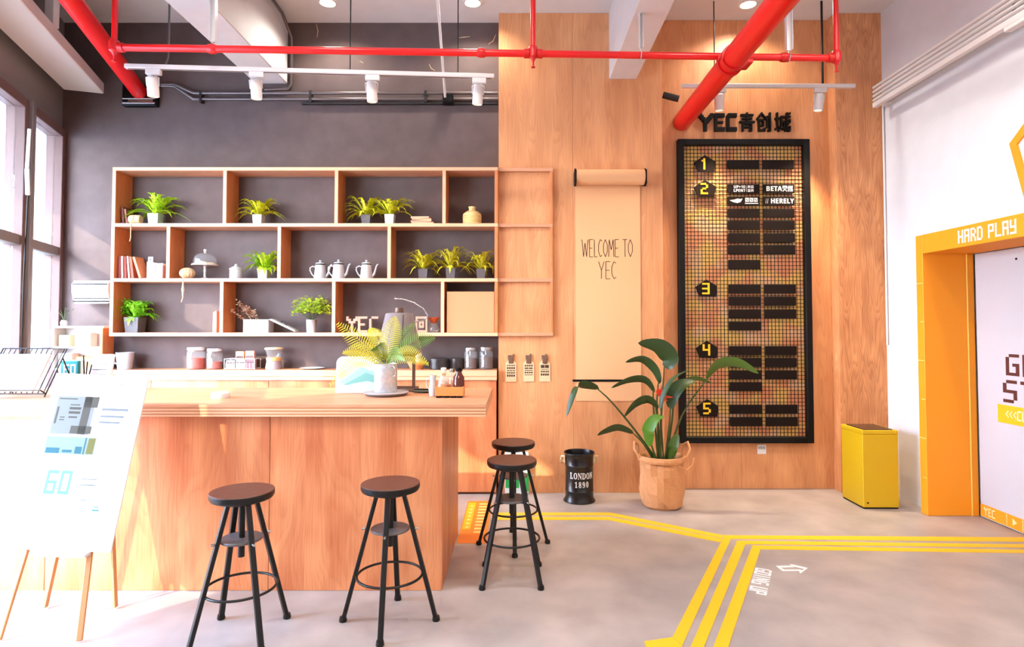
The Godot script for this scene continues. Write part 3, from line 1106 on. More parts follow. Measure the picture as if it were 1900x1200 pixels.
func build_shelf_things() -> void:
	var s: SurfaceTool
	var d := 5.45
	# plants
	pot_plant(Vector3(-3.2765, h1, -5.44), 0.095, 0.24, 0.21, M.pot_mint, M.leaf_lime, "lime fern in a pale mint pot beside a twine roll", 17, 1, -3.5640, -2.6239)
	pot_plant(Vector3(-2.3424, h1, -5.44), 0.085, 0.20, 0.17, M.pot_pale, M.leaf_yellow, "yellowish fern in a pale pot alone in its top row bay", 15, 2, -2.5855, -1.6309)
	pot_plant(Vector3(-1.3644, h1, -5.44), 0.085, 0.20, 0.19, M.pot_grey, M.leaf_yellow, "yellow-green fern in a dark grey pot on the top row", 15, 3, -1.5925, -0.6716)
	pot_plant(Vector3(-1.1492, h1, -5.42), 0.085, 0.21, 0.20, M.pot_pale, M.leaf_yellow, "yellow-green fern in a pale pot beside the stack of books", 15, 4, -1.5925, -0.6716)
	pot_plant(Vector3(-2.2871, h2, -5.44), 0.09, 0.19, 0.19, M.pot_pale, M.leaf_lime, "lime fern in a pale pot beside the white lidded canister", 15, 5, -3.0805, -2.1334)
	pot_plant(Vector3(-0.8485, h2, -5.44), 0.085, 0.18, 0.20, M.pot_grey, M.leaf_fern, "first of three olive ferns in grey pots, beside the divider", 15, 6, -1.1193, -0.1913)
	pot_plant(Vector3(-0.5998, h2, -5.43), 0.088, 0.18, 0.22, M.pot_grey, M.leaf_fern, "middle one of three olive ferns in grey pots", 16, 7, -1.1193, -0.1913)
	pot_plant(Vector3(-0.3267, h2, -5.44), 0.085, 0.17, 0.20, M.pot_grey, M.leaf_fern, "last of three olive ferns in grey pots, next to the wood panelling", 15, 8, -1.1193, -0.1913)
	pot_plant(Vector3(-3.4479, h3, -5.45), 0.13, 0.17, 0.19, M.pot_grey, M.leaf_green, "bright green broad fern in a grey pot on the bottom row", 15, 9, -3.5632, -2.6378)
	# bushy plant
	var t := thing("bushy_plant", "bushy small-leaved plant in a tall pale pot on the bottom row", "potted plant", Vector3(-1.8577, h3, -5.45))
	s = mb()
	lathe(s, [Vector2(0, 0.0), Vector2(0.045, 0.0), Vector2(0.052, 0.115), Vector2(0.046, 0.115), Vector2(0.044, 0.10)], Vector3.ZERO, 4, Basis(Vector3.UP, PI / 4))
	obj("pot", s, M.pot_pale, t)
	s = mb()
	lathe(s, [Vector2(0.045, 0.10), Vector2(0.0, 0.104)], Vector3.ZERO, 4, Basis(Vector3.UP, PI / 4))
	obj("soil", s, M.soil, t)
	s = mb()
	for k in 12:
		var a := TAU * k / 12.0
		var tip := Vector3(cos(a) * 0.14, 0.20 + rng.randf() * 0.12, sin(a) * 0.07)
		tube(s, [Vector3(0, 0.1, 0), tip * 0.6 + Vector3(0, 0.05, 0), tip], [0.003, 0.0025, 0.0015], 5)
	obj("stem", s, M.stalk, t)
	s = mb()
	for k in 680:
		var a := rng.randf() * TAU
		var el := rng.randf_range(-0.35, 1.0)
		var rad := pow(rng.randf(), 0.4)
		var p := Vector3(cos(a) * 0.18 * rad * sqrt(1.0 - el * el * 0.8), 0.20 + el * 0.13 * rad, sin(a) * 0.085 * rad)
		var dd := Vector3(cos(a * 5.0), rng.randf_range(-0.4, 0.8), sin(a * 5.0)).normalized()
		blade(s, [p, p + dd * 0.014, p + dd * 0.030], [0.003, 0.0115, 0.001], dd.cross(Vector3(0.2, 1, 0.1)))
	var fo := obj("foliage", s, leafy(Color(0.78, 0.88, 0.26)), t)
	fo.set_meta("kind", "stuff")
	# books and small goods, top row
	var g := "books on the wall shelf"
	book("dark red book leaning behind the twine roll", Vector3(-3.5533, h1 + 0.001, -5.40), Vector3(0.022, 0.155, 0.11), 0.10, mat(Color(0.36, 0.13, 0.10), 0.6), g)
	book("brown book leaning on the dark red one beside the twine roll", Vector3(-3.5191, h1 + 0.001, -5.40), Vector3(0.018, 0.14, 0.11), 0.16, mat(Color(0.62, 0.38, 0.28), 0.6), g)
	t = thing("twine_roll", "cream twine roll with a loose cord hanging over the shelf edge", "twine", Vector3(-3.4308, h1 + 0.042, -5.40))
	s = mb()
	lathe(s, [Vector2(0.0, -0.05), Vector2(0.034, -0.05), Vector2(0.041, -0.042), Vector2(0.041, 0.042), Vector2(0.034, 0.05), Vector2(0.018, 0.05), Vector2(0.018, 0.02), Vector2(0.0, 0.02)], Vector3.ZERO, 24, Basis(Vector3.BACK, PI / 2 - 0.0))
	obj("roll", s, M.rope, t)
	s = mb()
	tube(s, [Vector3(0.0, 0.041, 0.0), Vector3(0.0, 0.025, 0.034), Vector3(0, -0.035, 0.062), Vector3(0.0, -0.06, 0.068), Vector3(0.002, -0.17, 0.069), Vector3(-0.006, -0.205, 0.069)], 0.004, 6)
	obj("cord", s, M.rope, t)
	# fallen stack
	var cols := [Color(0.72, 0.42, 0.32), Color(0.83, 0.55, 0.42), Color(0.66, 0.36, 0.28), Color(0.87, 0.62, 0.48)]
	var yy := h1 + 0.001
	for i in 4:
		var th: float = [0.016, 0.014, 0.018, 0.015][i]
		var b := thing("book", ["lowest book of the flat stack beside the fern", "second book up in the flat stack beside the fern", "third book up in the flat stack beside the fern", "top book of the flat stack beside the fern"][i], "book", Vector3(-0.8510, yy, -5.43), [0.05, -0.08, 0.12, -0.04][i], g)
		s = mb()
		span(s, Vector3(-0.10, 0, -0.065), Vector3(0.10 - 0.012 * i, th, 0.065), 0.0015)
		obj("cover", s, mat(cols[i], 0.7), b)
		s = mb()
		span(s, Vector3(-0.097, 0.003, 0.06), Vector3(0.097 - 0.012 * i, th - 0.003, 0.0656))
		obj("pages", s, M.cream, b)
		yy += th + 0.0006
	t = thing("ribbed_bottle", "ribbed cream ceramic bottle in the small top bay", "bottle", Vector3(-0.4100, h1, -5.44))
	s = mb()
	var pr := [Vector2(0, 0.0), Vector2(0.078, 0.0)]
	for i in 5:
		var y0 := 0.006 + i * 0.017
		pr.append_array([Vector2(0.084, y0), Vector2(0.087, y0 + 0.006), Vector2(0.084, y0 + 0.012), Vector2(0.080, y0 + 0.0145)])
	pr.append_array([Vector2(0.083, 0.098), Vector2(0.05, 0.123), Vector2(0.03, 0.130), Vector2(0.029, 0.15), Vector2(0.034, 0.152), Vector2(0.034, 0.164), Vector2(0.024, 0.166), Vector2(0.022, 0.14)])
	lathe(s, pr, Vector3.ZERO, 32)
	obj("body", s, mat(Color(0.90, 0.78, 0.52), 0.45), t)
	# middle row: books
	var bx := -3.5659
	var bt := [0.0, 0.03, 0.06, 0.09, 0.12, 0.32]
	var bc := [Color(0.48, 0.15, 0.12), Color(0.93, 0.86, 0.78), Color(0.60, 0.22, 0.17), Color(0.90, 0.82, 0.72), Color(0.74, 0.36, 0.26), Color(0.91, 0.62, 0.42)]
	var bl := ["dark red upright book at the end of the middle row", "cream book next to the dark red upright one", "brick red book leaning between two cream books", "cream book leaning on the brick red one", "terracotta book leaning between a cream and an orange book", "orange book leaning furthest over in the middle row"]
	for i in 6:
		book(bl[i], Vector3(bx, h2 + 0.002, -5.38), Vector3([0.022, 0.016, 0.02, 0.016, 0.022, 0.02][i], [0.20, 0.20, 0.195, 0.20, 0.195, 0.20][i], 0.13), bt[i], mat(bc[i], 0.65), g)
		bx += [0.028, 0.029, 0.032, 0.029, 0.068, 0.05][i]
	book("pale red book standing beside the white tins", Vector3(-3.3437, h2 + 0.001, -5.43), Vector3(0.03, 0.155, 0.10), 0.0, mat(Color(0.88, 0.55, 0.46), 0.65), g)
	# white tins
	for q in [[285.0, 0.155, 0.075, M.white_gloss, "tall white tin between the pale red book and the divider"], [299.0, 0.15, 0.065, mat(Color(0.80, 0.62, 0.60), 0.4), "pinkish tin with a white lid beside the shelf divider"]]:
		t = thing("storage_tin", q[4], "tin", Vector3(-3.2736 if q[0] < 290.0 else -3.2008, h2, -5.41), 0.0, "tins on the middle row")
		s = mb()
		span(s, Vector3(-q[2] / 2, 0, -0.03), Vector3(q[2] / 2, q[1] * 0.75, 0.03), 0.004)
		obj("body", s, q[3], t)
		s = mb()
		span(s, Vector3(-q[2] / 2 - 0.002, q[1] * 0.75, -0.032), Vector3(q[2] / 2 + 0.002, q[1] * 0.92, 0.032), 0.004)
		obj("lid", s, M.white, t)
	t = thing("photo_card", "tiny white card clip standing on the white tin", "card", Vector3(-3.2953, h2 + 0.1435, -5.41))
	s = mb()
	span(s, Vector3(-0.022, 0, -0.004), Vector3(0.022, 0.055, 0.004), 0.002)
	obj("card", s, M.white, t)
	s = mb()
	lathe(s, [Vector2(0, 0.0), Vector2(0.006, 0.001), Vector2(0.006, 0.003), Vector2(0.0, 0.004)], Vector3(0, 0.03, 0.0045), 10, Basis(Vector3.RIGHT, PI / 2))
	obj("stud", s, M.black, t)
	# ball of string with hanging tail
	t = thing("string_ball", "tan ball of string with a knotted tail hanging down", "string", Vector3(-2.9510, h2 + 0.048, -5.385))
	s = mb()
	var bp := []
	for i in 9:
		var a := -PI / 2 + PI * i / 8.0
		bp.append(Vector2(maxf(cos(a) * 0.062, 0.0), sin(a) * 0.047))
	lathe(s, bp, Vector3.ZERO, 24)
	for k in 7:
		var a := PI * k / 7.0
		var x := Vector3(cos(a), 0, sin(a))
		var pts := []
		for i in 28:
			var b := TAU * i / 28.0
			pts.append(x * cos(b) * 0.0625 + Vector3(0, sin(b) * 0.0475, 0))
		tube(s, pts, 0.0025, 5, false, true)
	obj("ball", s, M.rope, t)
	s = mb()
	tube(s, [Vector3(0.0, 0.02, 0.058), Vector3(0, -0.04, 0.064), Vector3(0, -0.10, 0.066), Vector3(0.0, -0.15, 0.066), Vector3(0, -0.175, 0.066), Vector3(0, -0.22, 0.066), Vector3(-0.012, -0.26, 0.066)], [0.004, 0.004, 0.006, 0.013, 0.008, 0.004, 0.004], 8)
	obj("tail", s, M.rope, t)
	# cake stand
	t = thing("cake_stand", "glass cake dome on a footed stand with pastries inside", "cake stand", Vector3(-2.8336, h2, -5.46))
	s = mb()
	lathe(s, [Vector2(0, 0.0), Vector2(0.05, 0.0), Vector2(0.048, 0.006), Vector2(0.012, 0.016), Vector2(0.009, 0.06), Vector2(0.013, 0.075), Vector2(0.009, 0.10), Vector2(0.016, 0.118), Vector2(0.11, 0.122), Vector2(0.112, 0.134), Vector2(0.10, 0.128), Vector2(0.0, 0.126)], Vector3.ZERO, 32)
	obj("stand", s, glass(Color(0.95, 0.93, 0.90), 0.5), t)
	s = mb()
	lathe(s, [Vector2(0.098, 0.13), Vector2(0.098, 0.17), Vector2(0.09, 0.20), Vector2(0.07, 0.222), Vector2(0.04, 0.235), Vector2(0.012, 0.238)], Vector3.ZERO, 32)
	obj("dome", s, M.glass, t)
	s = mb()
	lathe(s, [Vector2(0.012, 0.236), Vector2(0.008, 0.246), Vector2(0.014, 0.256), Vector2(0.014, 0.27), Vector2(0.0, 0.276)], Vector3.ZERO, 16)
	obj("knob", s, glass(Color(0.95, 0.93, 0.90), 0.6), t)
	for q in [[-0.045, 0.01, 0.032, 0.034, Color(0.96, 0.90, 0.82)], [0.04, -0.01, 0.045, 0.026, Color(0.88, 0.80, 0.66)], [0.01, 0.035, 0.03, 0.03, Color(0.92, 0.85, 0.72)]]:
		s = mb()
		lathe(s, [Vector2(0, 0.0), Vector2(q[2], 0.0), Vector2(q[2] * 1.05, q[3] * 0.5), Vector2(q[2] * 0.7, q[3] * 0.95), Vector2(0, q[3] * 1.05)], Vector3(q[0], 0.128, q[1]), 16)
		var pa := thing("pastry", "round %s pastry under the glass cake dome" % ["white iced", "large tan", "pale golden"][[-0.045, 0.04, 0.01].find(q[0])], "pastry", t.position, 0.0, "pastries under the dome")
		obj("crust", s, mat(q[4], 0.8), pa)
	# canister
	t = thing("lidded_canister", "small white enamel canister with a pointed lid", "canister", Vector3(-2.5409, h2, -5.44))
	s = mb()
	lathe(s, [Vector2(0, 0.0), Vector2(0.052, 0.0), Vector2(0.054, 0.004), Vector2(0.054, 0.085)], Vector3.ZERO, 28)
	obj("body", s, M.enamel, t)
	s = mb()
	lathe(s, [Vector2(0.055, 0.084), Vector2(0.059, 0.088), Vector2(0.057, 0.094), Vector2(0.018, 0.118), Vector2(0.010, 0.120), Vector2(0.013, 0.126), Vector2(0.011, 0.134), Vector2(0.0, 0.137)], Vector3.ZERO, 28)
	obj("lid", s, M.enamel, t)
	# three coffee pots
	var pots := [[-1.7900, "white enamel coffee pot beside the shelf divider, first of three"], [-1.6095, "white enamel coffee pot in the middle of the three"], [-1.3656, "white enamel coffee pot with a dark rim, standing apart from the other two"]]
	for i in 3:
		t = thing("coffee_pot", pots[i][1], "coffee pot", Vector3(pots[i][0], h2, [-5.47, -5.42, -5.45][i]), 0.0, "enamel coffee pots")
		s = mb()
		lathe(s, [Vector2(0, 0.0), Vector2(0.056, 0.0), Vector2(0.058, 0.004), Vector2(0.044, 0.125), Vector2(0.046, 0.128)], Vector3.ZERO, 28)
		obj("body", s, M.enamel, t)
		s = mb()
		lathe(s, [Vector2(0.046, 0.129), Vector2(0.047, 0.131), Vector2(0.047, 0.136), Vector2(0.046, 0.138)], Vector3.ZERO, 28)
		obj("rim", s, M.black_metal, t)
		s = mb()
		lathe(s, [Vector2(0.045, 0.139), Vector2(0.04, 0.147), Vector2(0.02, 0.154), Vector2(0.008, 0.156), Vector2(0.008, 0.161), Vector2(0.013, 0.166), Vector2(0.010, 0.173), Vector2(0.0, 0.175)], Vector3.ZERO, 24)
		obj("lid", s, M.enamel, t)
		s = mb()
		tube(s, [Vector3(0.048, 0.02, 0), Vector3(0.07, 0.045, 0), Vector3(0.083, 0.09, 0), Vector3(0.093, 0.125, 0), Vector3(0.106, 0.135, 0)], [0.014, 0.012, 0.009, 0.0065, 0.006], 10)
		obj("spout", s, M.enamel, t)
		s = mb()
		tube(s, [Vector3(-0.043, 0.112, 0), Vector3(-0.07, 0.118, 0), Vector3(-0.092, 0.105, 0), Vector3(-0.093, 0.08, 0), Vector3(-0.075, 0.045, 0), Vector3(-0.053, 0.022, 0)], 0.006, 8)
		obj("handle", s, M.enamel, t)
	# bottom row
	book("slim pinkish book upright against the divider of the bottom row", Vector3(-2.7087, h3 + 0.001, -5.40), Vector3(0.018, 0.19, 0.12), 0.0, mat(Color(0.82, 0.60, 0.54), 0.6), g)
	book("slim white book upright against the divider of the bottom row", Vector3(-2.7280, h3 + 0.001, -5.41), Vector3(0.012, 0.18, 0.12), 0.0, M.white, g)
	t = thing("white_planter", "white enamel bread tin without its lid holding dried flowers", "tin", Vector3(-2.3303, h3, -5.44))
	s = mb()
	var pw := 0.112
	for e in [[Vector3(-pw, 0, 0.055), Vector3(pw, 0.115, 0.062)], [Vector3(-pw, 0, -0.062), Vector3(pw, 0.115, -0.055)], [Vector3(-pw, 0, -0.055), Vector3(-pw + 0.006, 0.115, 0.055)], [Vector3(pw - 0.006, 0, -0.055), Vector3(pw, 0.115, 0.055)], [Vector3(-pw + 0.006, 0, -0.055), Vector3(pw - 0.006, 0.006, 0.055)]]:
		span(s, e[0], e[1], 0.002)
	obj("body", s, M.enamel, t)
	s = mb()
	span(s, Vector3(-pw - 0.004, 0.111, 0.062), Vector3(pw + 0.004, 0.117, 0.067), 0.002)
	obj("rim", s, M.enamel, t)
	t = thing("tin_lid", "white enamel lid with a handle leaning on the white tin", "lid", Vector3(-1.9764, h3 + 0.004, -5.42))
	t.rotation.z = -0.44
	s = mb()
	span(s, Vector3(-0.262, 0, -0.05), Vector3(0, 0.008, 0.05), 0.003)
	span(s, Vector3(-0.25, 0.008, -0.042), Vector3(-0.012, 0.016, 0.042), 0.003)
	obj("plate", s, M.enamel, t)
	s = mb()
	tube(s, [Vector3(-0.17, 0.015, 0), Vector3(-0.165, 0.034, 0), Vector3(-0.12, 0.034, 0), Vector3(-0.115, 0.015, 0)], 0.005, 8)
	obj("handle", s, M.black_metal, t)
	t = thing("dried_flowers", "bunch of dried brown and cream flower stems leaning out of the tin", "dried flowers", Vector3(-2.3112, h3 + 0.007, -5.44))
	for k in 9:
		var lean := -0.08 - 0.023 * k
		var tip := Vector3(lean, 0.34 - 0.026 * absf(k - 6.0) - 0.012 * k, rng.randf_range(-0.03, 0.05))
		s = mb()
		tube(s, [Vector3(0.02 - k * 0.006, 0, 0), tip * 0.55, tip], [0.002, 0.002, 0.0012], 5)
		for j in 26:
			var q := 0.40 + 0.6 * j / 25.0
			var p := (tip * 0.55).lerp(tip, (q - 0.4) / 0.6) + Vector3(rng.randf_range(-0.016, 0.016), rng.randf_range(-0.01, 0.014), rng.randf_range(-0.02, 0.02))
			var dd := Vector3(rng.randf_range(-1, 1), rng.randf_range(-0.2, 1), rng.randf_range(-1, 1)).normalized()
			blade(s, [p, p + dd * 0.012, p + dd * 0.024], [0.003, 0.009, 0.001], dd.cross(Vector3(0.3, 0.8, 0.5)))
		obj("flower_stem", s, [leafy(Color(0.86, 0.74, 0.62)), leafy(Color(0.45, 0.28, 0.20)), leafy(Color(0.70, 0.50, 0.38))][k % 3], t)
	# block letters
	t = thing("letter_sign", "wooden block letters YEC and a square sign standing on the bottom row", "sign", Vector3(-1.5285, h3, -5.42))
	var wood_letter: Material = mat(Color(0.80, 0.58, 0.47), 0.6)
	var cell := 0.0205
	for q in [[0.0, glyph("Y")], [0.105, glyph("E")], [0.205, glyph("C")], [0.62, ["#######", "#.....#", "#.###.#", "#.#.#.#", "#.###.#", "#.....#", "#######"]]]:
		s = mb()
		pixels(s, q[1], Vector2(cell * (0.72 if q[0] > 0.6 else 1.0), cell), 0.03, Transform3D(Basis.IDENTITY, Vector3(q[0], 0.0005, 0)), 1.0)
		obj("letter", s, wood_letter, t)
	s = mb()
	span(s, Vector3(-0.02, 0.0, -0.03), Vector3(0.71, 0.003, -0.001))
	obj("base_strip", s, wood_letter, t)
	# pour-over brewer
	t = thing("pour_over_brewer", "glass coffee server with a copper dripper behind the fern", "coffee maker", Vector3(-0.7593, h3, -5.47))
	s = mb()
	lathe(s, [Vector2(0, 0.002), Vector2(0.05, 0.002), Vector2(0.055, 0.03), Vector2(0.035, 0.075), Vector2(0.03, 0.085)], Vector3.ZERO, 24)
	obj("server", s, M.glass, t)
	s = mb()
	lathe(s, [Vector2(0.012, 0.08), Vector2(0.022, 0.085), Vector2(0.055, 0.135), Vector2(0.052, 0.137), Vector2(0.018, 0.09)], Vector3.ZERO, 24)
	obj("dripper", s, M.copper, t)

func glyph(c: String) -> Array:
	match c:
		"Y": return ["#...#", "##.##", ".###.", "..#..", "..#..", "..#..", "..#.."]
		"E": return ["####", "#...", "#...", "###.", "#...", "#...", "####"]
		"C": return [".###", "#...", "#...", "#...", "#...", "#...", "####"]
		"H": return ["#..#", "#..#", "#..#", "####", "#..#", "#..#", "#..#"]
		"A": return ["####", "#..#", "#..#", "####", "#..#", "#..#", "#..#"]
		"R": return ["###.", "#..#", "#..#", "###.", "#.#.", "#..#", "#..#"]
		"D": return ["###.", "#..#", "#..#", "#..#", "#..#", "#..#", "###."]
		"P": return ["####", "#..#", "#..#", "####", "#...", "#...", "#..."]
		"L": return ["#...", "#...", "#...", "#...", "#...", "#...", "####"]
		"y": return ["#..#", "#..#", "#..#", "####", "...#", "...#", "####"]
		"G": return [".###", "#...", "#...", "#.##", "#..#", "#..#", "####"]
		"S": return [".###", "#...", "#...", "####", "...#", "...#", "###."]
		"T": return ["####", ".##.", ".##.", ".##.", ".##.", ".##.", ".##."]
		"O": return ["####", "#..#", "#..#", "#..#", "#..#", "#..#", "####"]
		"I": return [".#.", ".#.", ".#.", ".#.", ".#.", ".#.", ".#."]
		"N": return ["#..#", "##.#", "##.#", "#.##", "#.##", "#..#", "#..#"]
		"U": return ["#..#", "#..#", "#..#", "#..#", "#..#", "#..#", "####"]
		"1": return [".#.", "##.", ".#.", ".#.", ".#.", ".#.", ".#."]
		"2": return ["###.", "...#", "...#", ".##.", "#...", "#...", "####"]
		"3": return ["####", "...#", "...#", "####", "...#", "...#", "####"]
		"4": return ["#..#", "#..#", "#..#", "####", "...#", "...#", "...#"]
		"5": return ["####", "#...", "#...", "###.", "...#", "...#", "###."]
		"6": return ["####", "#...", "#...", "####", "#..#", "#..#", "####"]
		"0": return ["####", "#..#", "#..#", "#..#", "#..#", "#..#", "####"]
		"8": return ["####", "#..#", "#..#", "####", "#..#", "#..#", "####"]
		"9": return ["####", "#..#", "#..#", "####", "...#", "...#", "####"]
		"<": return ["...", "..#", ".#.", "#..", ".#.", "..#", "..."]
		" ": return ["..", "..", "..", "..", "..", "..", ".."]
	return ["####", "####", "####", "####", "####", "####", "####"]

func block_words(s: SurfaceTool, text: String, height: float, depth: float, t: Transform3D, aspect := 1.0, fat := 1.0) -> float:
	# a line of block letters on one mesh; returns its length
	var c := height / 7.0
	var x := 0.0
	for ch in text:
		var rows := glyph(ch)
		pixels(s, rows, Vector2(c * aspect, c), depth, t * Transform3D(Basis.IDENTITY, Vector3(x, 0, 0)), fat)
		x += (rows[0].length() + 1) * c * aspect
	return x

# ---------------------------------------------------------------- things on the back ledge
func jar(at: Vector3, r: float, h: float, fill: Material, level: float, lid: Material, label: String, group: String) -> void:
	var t := thing("storage_jar", label, "jar", at, 0.0, group)
	var s := mb()
	lathe(s, [Vector2(0, 0.002), Vector2(r * 0.92, 0.002), Vector2(r, 0.008), Vector2(r, h * 0.78), Vector2(r * 0.86, h * 0.85), Vector2(r * 0.86, h * 0.88)], Vector3.ZERO, 24)
	obj("glass", s, M.glass, t)
	if level > 0.0:
		s = mb()
		lathe(s, [Vector2(0, 0.006), Vector2(r * 0.9, 0.006), Vector2(r * 0.94, 0.012), Vector2(r * 0.94, h * level), Vector2(0, h * level + 0.006)], Vector3.ZERO, 24)
		obj("contents", s, fill, t)
	s = mb()
	lathe(s, [Vector2(r * 0.87, h * 0.87), Vector2(r * 0.95, h * 0.88), Vector2(r * 0.95, h * 0.98), Vector2(r * 0.9, h), Vector2(0, h)], Vector3.ZERO, 24)
	obj("lid", s, lid, t)
	s = mb()
	hoop(s, Vector3(0, h * 0.84, 0), r * 0.92, 0.003, 24, 6)
	tube(s, [Vector3(0, h * 0.83, r * 0.93), Vector3(0, h * 0.70, r * 1.06), Vector3(0, h * 0.62, r * 1.03)], 0.003, 6)
	obj("clasp", s, M.steel, t)

func build_ledge_things() -> void:
	var s: SurfaceTool
	var g := "storage jars on the back ledge"
	var red: Material = wear(Color(0.66, 0.20, 0.10), 0.10, 18.0, 0.8, 51)
	var bean: Material = wear(Color(0.30, 0.14, 0.09), 0.06, 18.0, 0.7, 52)
	jar(Vector3(-2.8931, LEDGE, -5.45), 0.078, 0.195, red, 0.5, M.white, "clip-top jar half full of red beans with a big white lid", g)
	jar(Vector3(-2.7232, LEDGE, -5.44), 0.066, 0.185, red, 0.36, M.white_gloss, "clip-top jar a third full of red beans beside the tea boxes", g)
	jar(Vector3(-0.4223, LEDGE, -5.45), 0.058, 0.195, bean, 0.5, M.steel, "jar of coffee beans beside the dark canisters", g)
	jar(Vector3(-0.2815, LEDGE, -5.45), 0.062, 0.20, bean, 0.55, M.steel, "jar of coffee beans in the corner next to the wood panelling", g)
	# mug
	var t := thing("mug", "pale grey tapered mug on the back ledge", "mug", Vector3(-3.5144, LEDGE, -5.42))
	s = mb()
	lathe(s, [Vector2(0, 0.0), Vector2(0.054, 0.0), Vector2(0.058, 0.006), Vector2(0.073, 0.152), Vector2(0.069, 0.152), Vector2(0.054, 0.012), Vector2(0, 0.01)], Vector3.ZERO, 28)
	obj("cup", s, M.pot_pale, t)
	s = mb()
	tube(s, [Vector3(-0.066, 0.12, 0), Vector3(-0.095, 0.118, 0), Vector3(-0.105, 0.085, 0), Vector3(-0.09, 0.055, 0), Vector3(-0.06, 0.045, 0)], 0.008, 8)
	obj("handle", s, M.pot_pale, t)
	# organiser of tea boxes
	t = thing("wire_organiser", "low wire organiser full of tea packets on the back ledge", "organiser", Vector3(-2.4708, LEDGE, -5.44))
	var w := 0.135
	s = mb()
	for y in [0.008, 0.095]:
		tube(s, [Vector3(-w, y, -0.06), Vector3(w, y, -0.06), Vector3(w, y, 0.06), Vector3(-w, y, 0.06)], 0.003, 6, false, true)
	for x in [-w, 0.0, w]:
		for z in [-0.06, 0.06]:
			tube(s, [Vector3(x, 0.0, z), Vector3(x, 0.097, z)], 0.003, 6)
	for k in 9:
		tube(s, [Vector3(-w + (k + 0.5) * w * 2 / 9.0, 0.008, 0.06), Vector3(-w + (k + 0.5) * w * 2 / 9.0, 0.06, 0.06)], 0.002, 5)
	obj("wire_frame", s, M.white, t)
	var packs := [[-0.09, 0.08, 0.08, Color(0.62, 0.63, 0.62), "grey tea packet in the wire organiser"], [0.0, 0.085, 0.085, Color(0.92, 0.86, 0.80), "white tea packet in the middle of the wire organiser"], [0.09, 0.08, 0.09, Color(0.58, 0.40, 0.42), "plum tea packet in the wire organiser"], [-0.03, 0.075, 0.155, Color(0.88, 0.72, 0.46), "tan tea packet sticking up from the wire organiser"], [0.06, 0.08, 0.16, Color(0.86, 0.60, 0.54), "salmon tea packet sticking up from the wire organiser"]]
	for i in 5:
		var q = packs[i]
		var b := thing("tea_packet", q[4], "packet", t.position + Vector3(q[0], 0.003, 0.02 if i < 3 else -0.025), 0.0, "tea packets in the organiser")
		s = mb()
		span(s, Vector3(-q[1] / 2, 0, -0.018), Vector3(q[1] / 2, q[2], 0.018), 0.002)
		obj("box", s, mat(q[3], 0.6), b)
		s = mb()
		span(s, Vector3(-q[1] / 2 + 0.006, q[2] * 0.62, 0.018), Vector3(q[1] / 2 - 0.006, q[2] * 0.74, 0.0186))
		obj("print_band", s, mat(Color(0.35, 0.24, 0.25), 0.6), b)
	# coffee grinder
	t = thing("glass_grinder", "glass-topped coffee grinder with cream band on the back ledge", "grinder", Vector3(-2.1941, LEDGE, -5.45))
	s = mb()
	lathe(s, [Vector2(0, 0.0), Vector2(0.07, 0.0), Vector2(0.072, 0.008), Vector2(0.06, 0.075)], Vector3.ZERO, 24)
	obj("base", s, mat(Color(0.62, 0.58, 0.62), 0.3), t)
	s = mb()
	lathe(s, [Vector2(0.061, 0.0755), Vector2(0.064, 0.078), Vector2(0.064, 0.105), Vector2(0.058, 0.107)], Vector3.ZERO, 24)
	obj("band", s, mat(Color(0.88, 0.68, 0.42), 0.5), t)
	s = mb()
	lathe(s, [Vector2(0.055, 0.1075), Vector2(0.066, 0.15), Vector2(0.076, 0.178)], Vector3.ZERO, 24)
	obj("hopper", s, M.glass, t)
	s = mb()
	lathe(s, [Vector2(0.07, 0.177), Vector2(0.08, 0.179), Vector2(0.08, 0.188), Vector2(0.07, 0.194), Vector2(0, 0.196)], Vector3.ZERO, 24)
	obj("lid", s, M.cream, t)
	# dark canisters
	for q in [[815.0, 0.09, 0.10, "wide dark grey canister lying low between the fern and the bean jars"], [850.0, 0.06, 0.10, "narrow dark grey canister beside the bean jars"]]:
		t = thing("dark_canister", q[3], "canister", Vector3(-0.7038 if q[0] < 820.0 else -0.5436, LEDGE, -5.45), 0.0, "dark canisters on the ledge")
		s = mb()
		lathe(s, [Vector2(0, 0.0), Vector2(q[1] * 0.95, 0.0), Vector2(q[1], 0.006), Vector2(q[1], q[2] * 0.8)], Vector3.ZERO, 24)
		obj("body", s, mat(Color(0.16, 0.15, 0.15), 0.3), t)
		s = mb()
		lathe(s, [Vector2(q[1] * 1.01, q[2] * 0.8), Vector2(q[1] * 1.01, q[2] * 0.95), Vector2(q[1] * 0.9, q[2]), Vector2(0, q[2])], Vector3.ZERO, 24)
		obj("lid", s, mat(Color(0.20, 0.19, 0.19), 0.25), t)
	# basket and cups behind the fern
	t = thing("wicker_bowl", "tan wooden bowl behind the fern on the back ledge", "bowl", Vector3(-0.9074, LEDGE, -5.43))
	s = mb()
	lathe(s, [Vector2(0, 0.0), Vector2(0.05, 0.0), Vector2(0.085, 0.07), Vector2(0.078, 0.07), Vector2(0.045, 0.012), Vector2(0, 0.01)], Vector3.ZERO, 24)
	obj("bowl", s, mat(Color(0.83, 0.55, 0.34), 0.6), t)
	t = thing("stacked_cup", "white cup in the tan wooden bowl behind the fern", "cup", Vector3(-0.8982, LEDGE + 0.014, -5.43))
	s = mb()
	lathe(s, [Vector2(0, 0.0), Vector2(0.032, 0.0), Vector2(0.045, 0.135), Vector2(0.041, 0.135), Vector2(0.028, 0.01), Vector2(0, 0.008)], Vector3.ZERO, 24)
	obj("cup", s, M.enamel, t)
	# flat white saucer on the ledge
	t = thing("saucer", "flat white saucer on the back ledge", "saucer", Vector3(-1.8435, LEDGE, -5.45))
	s = mb()
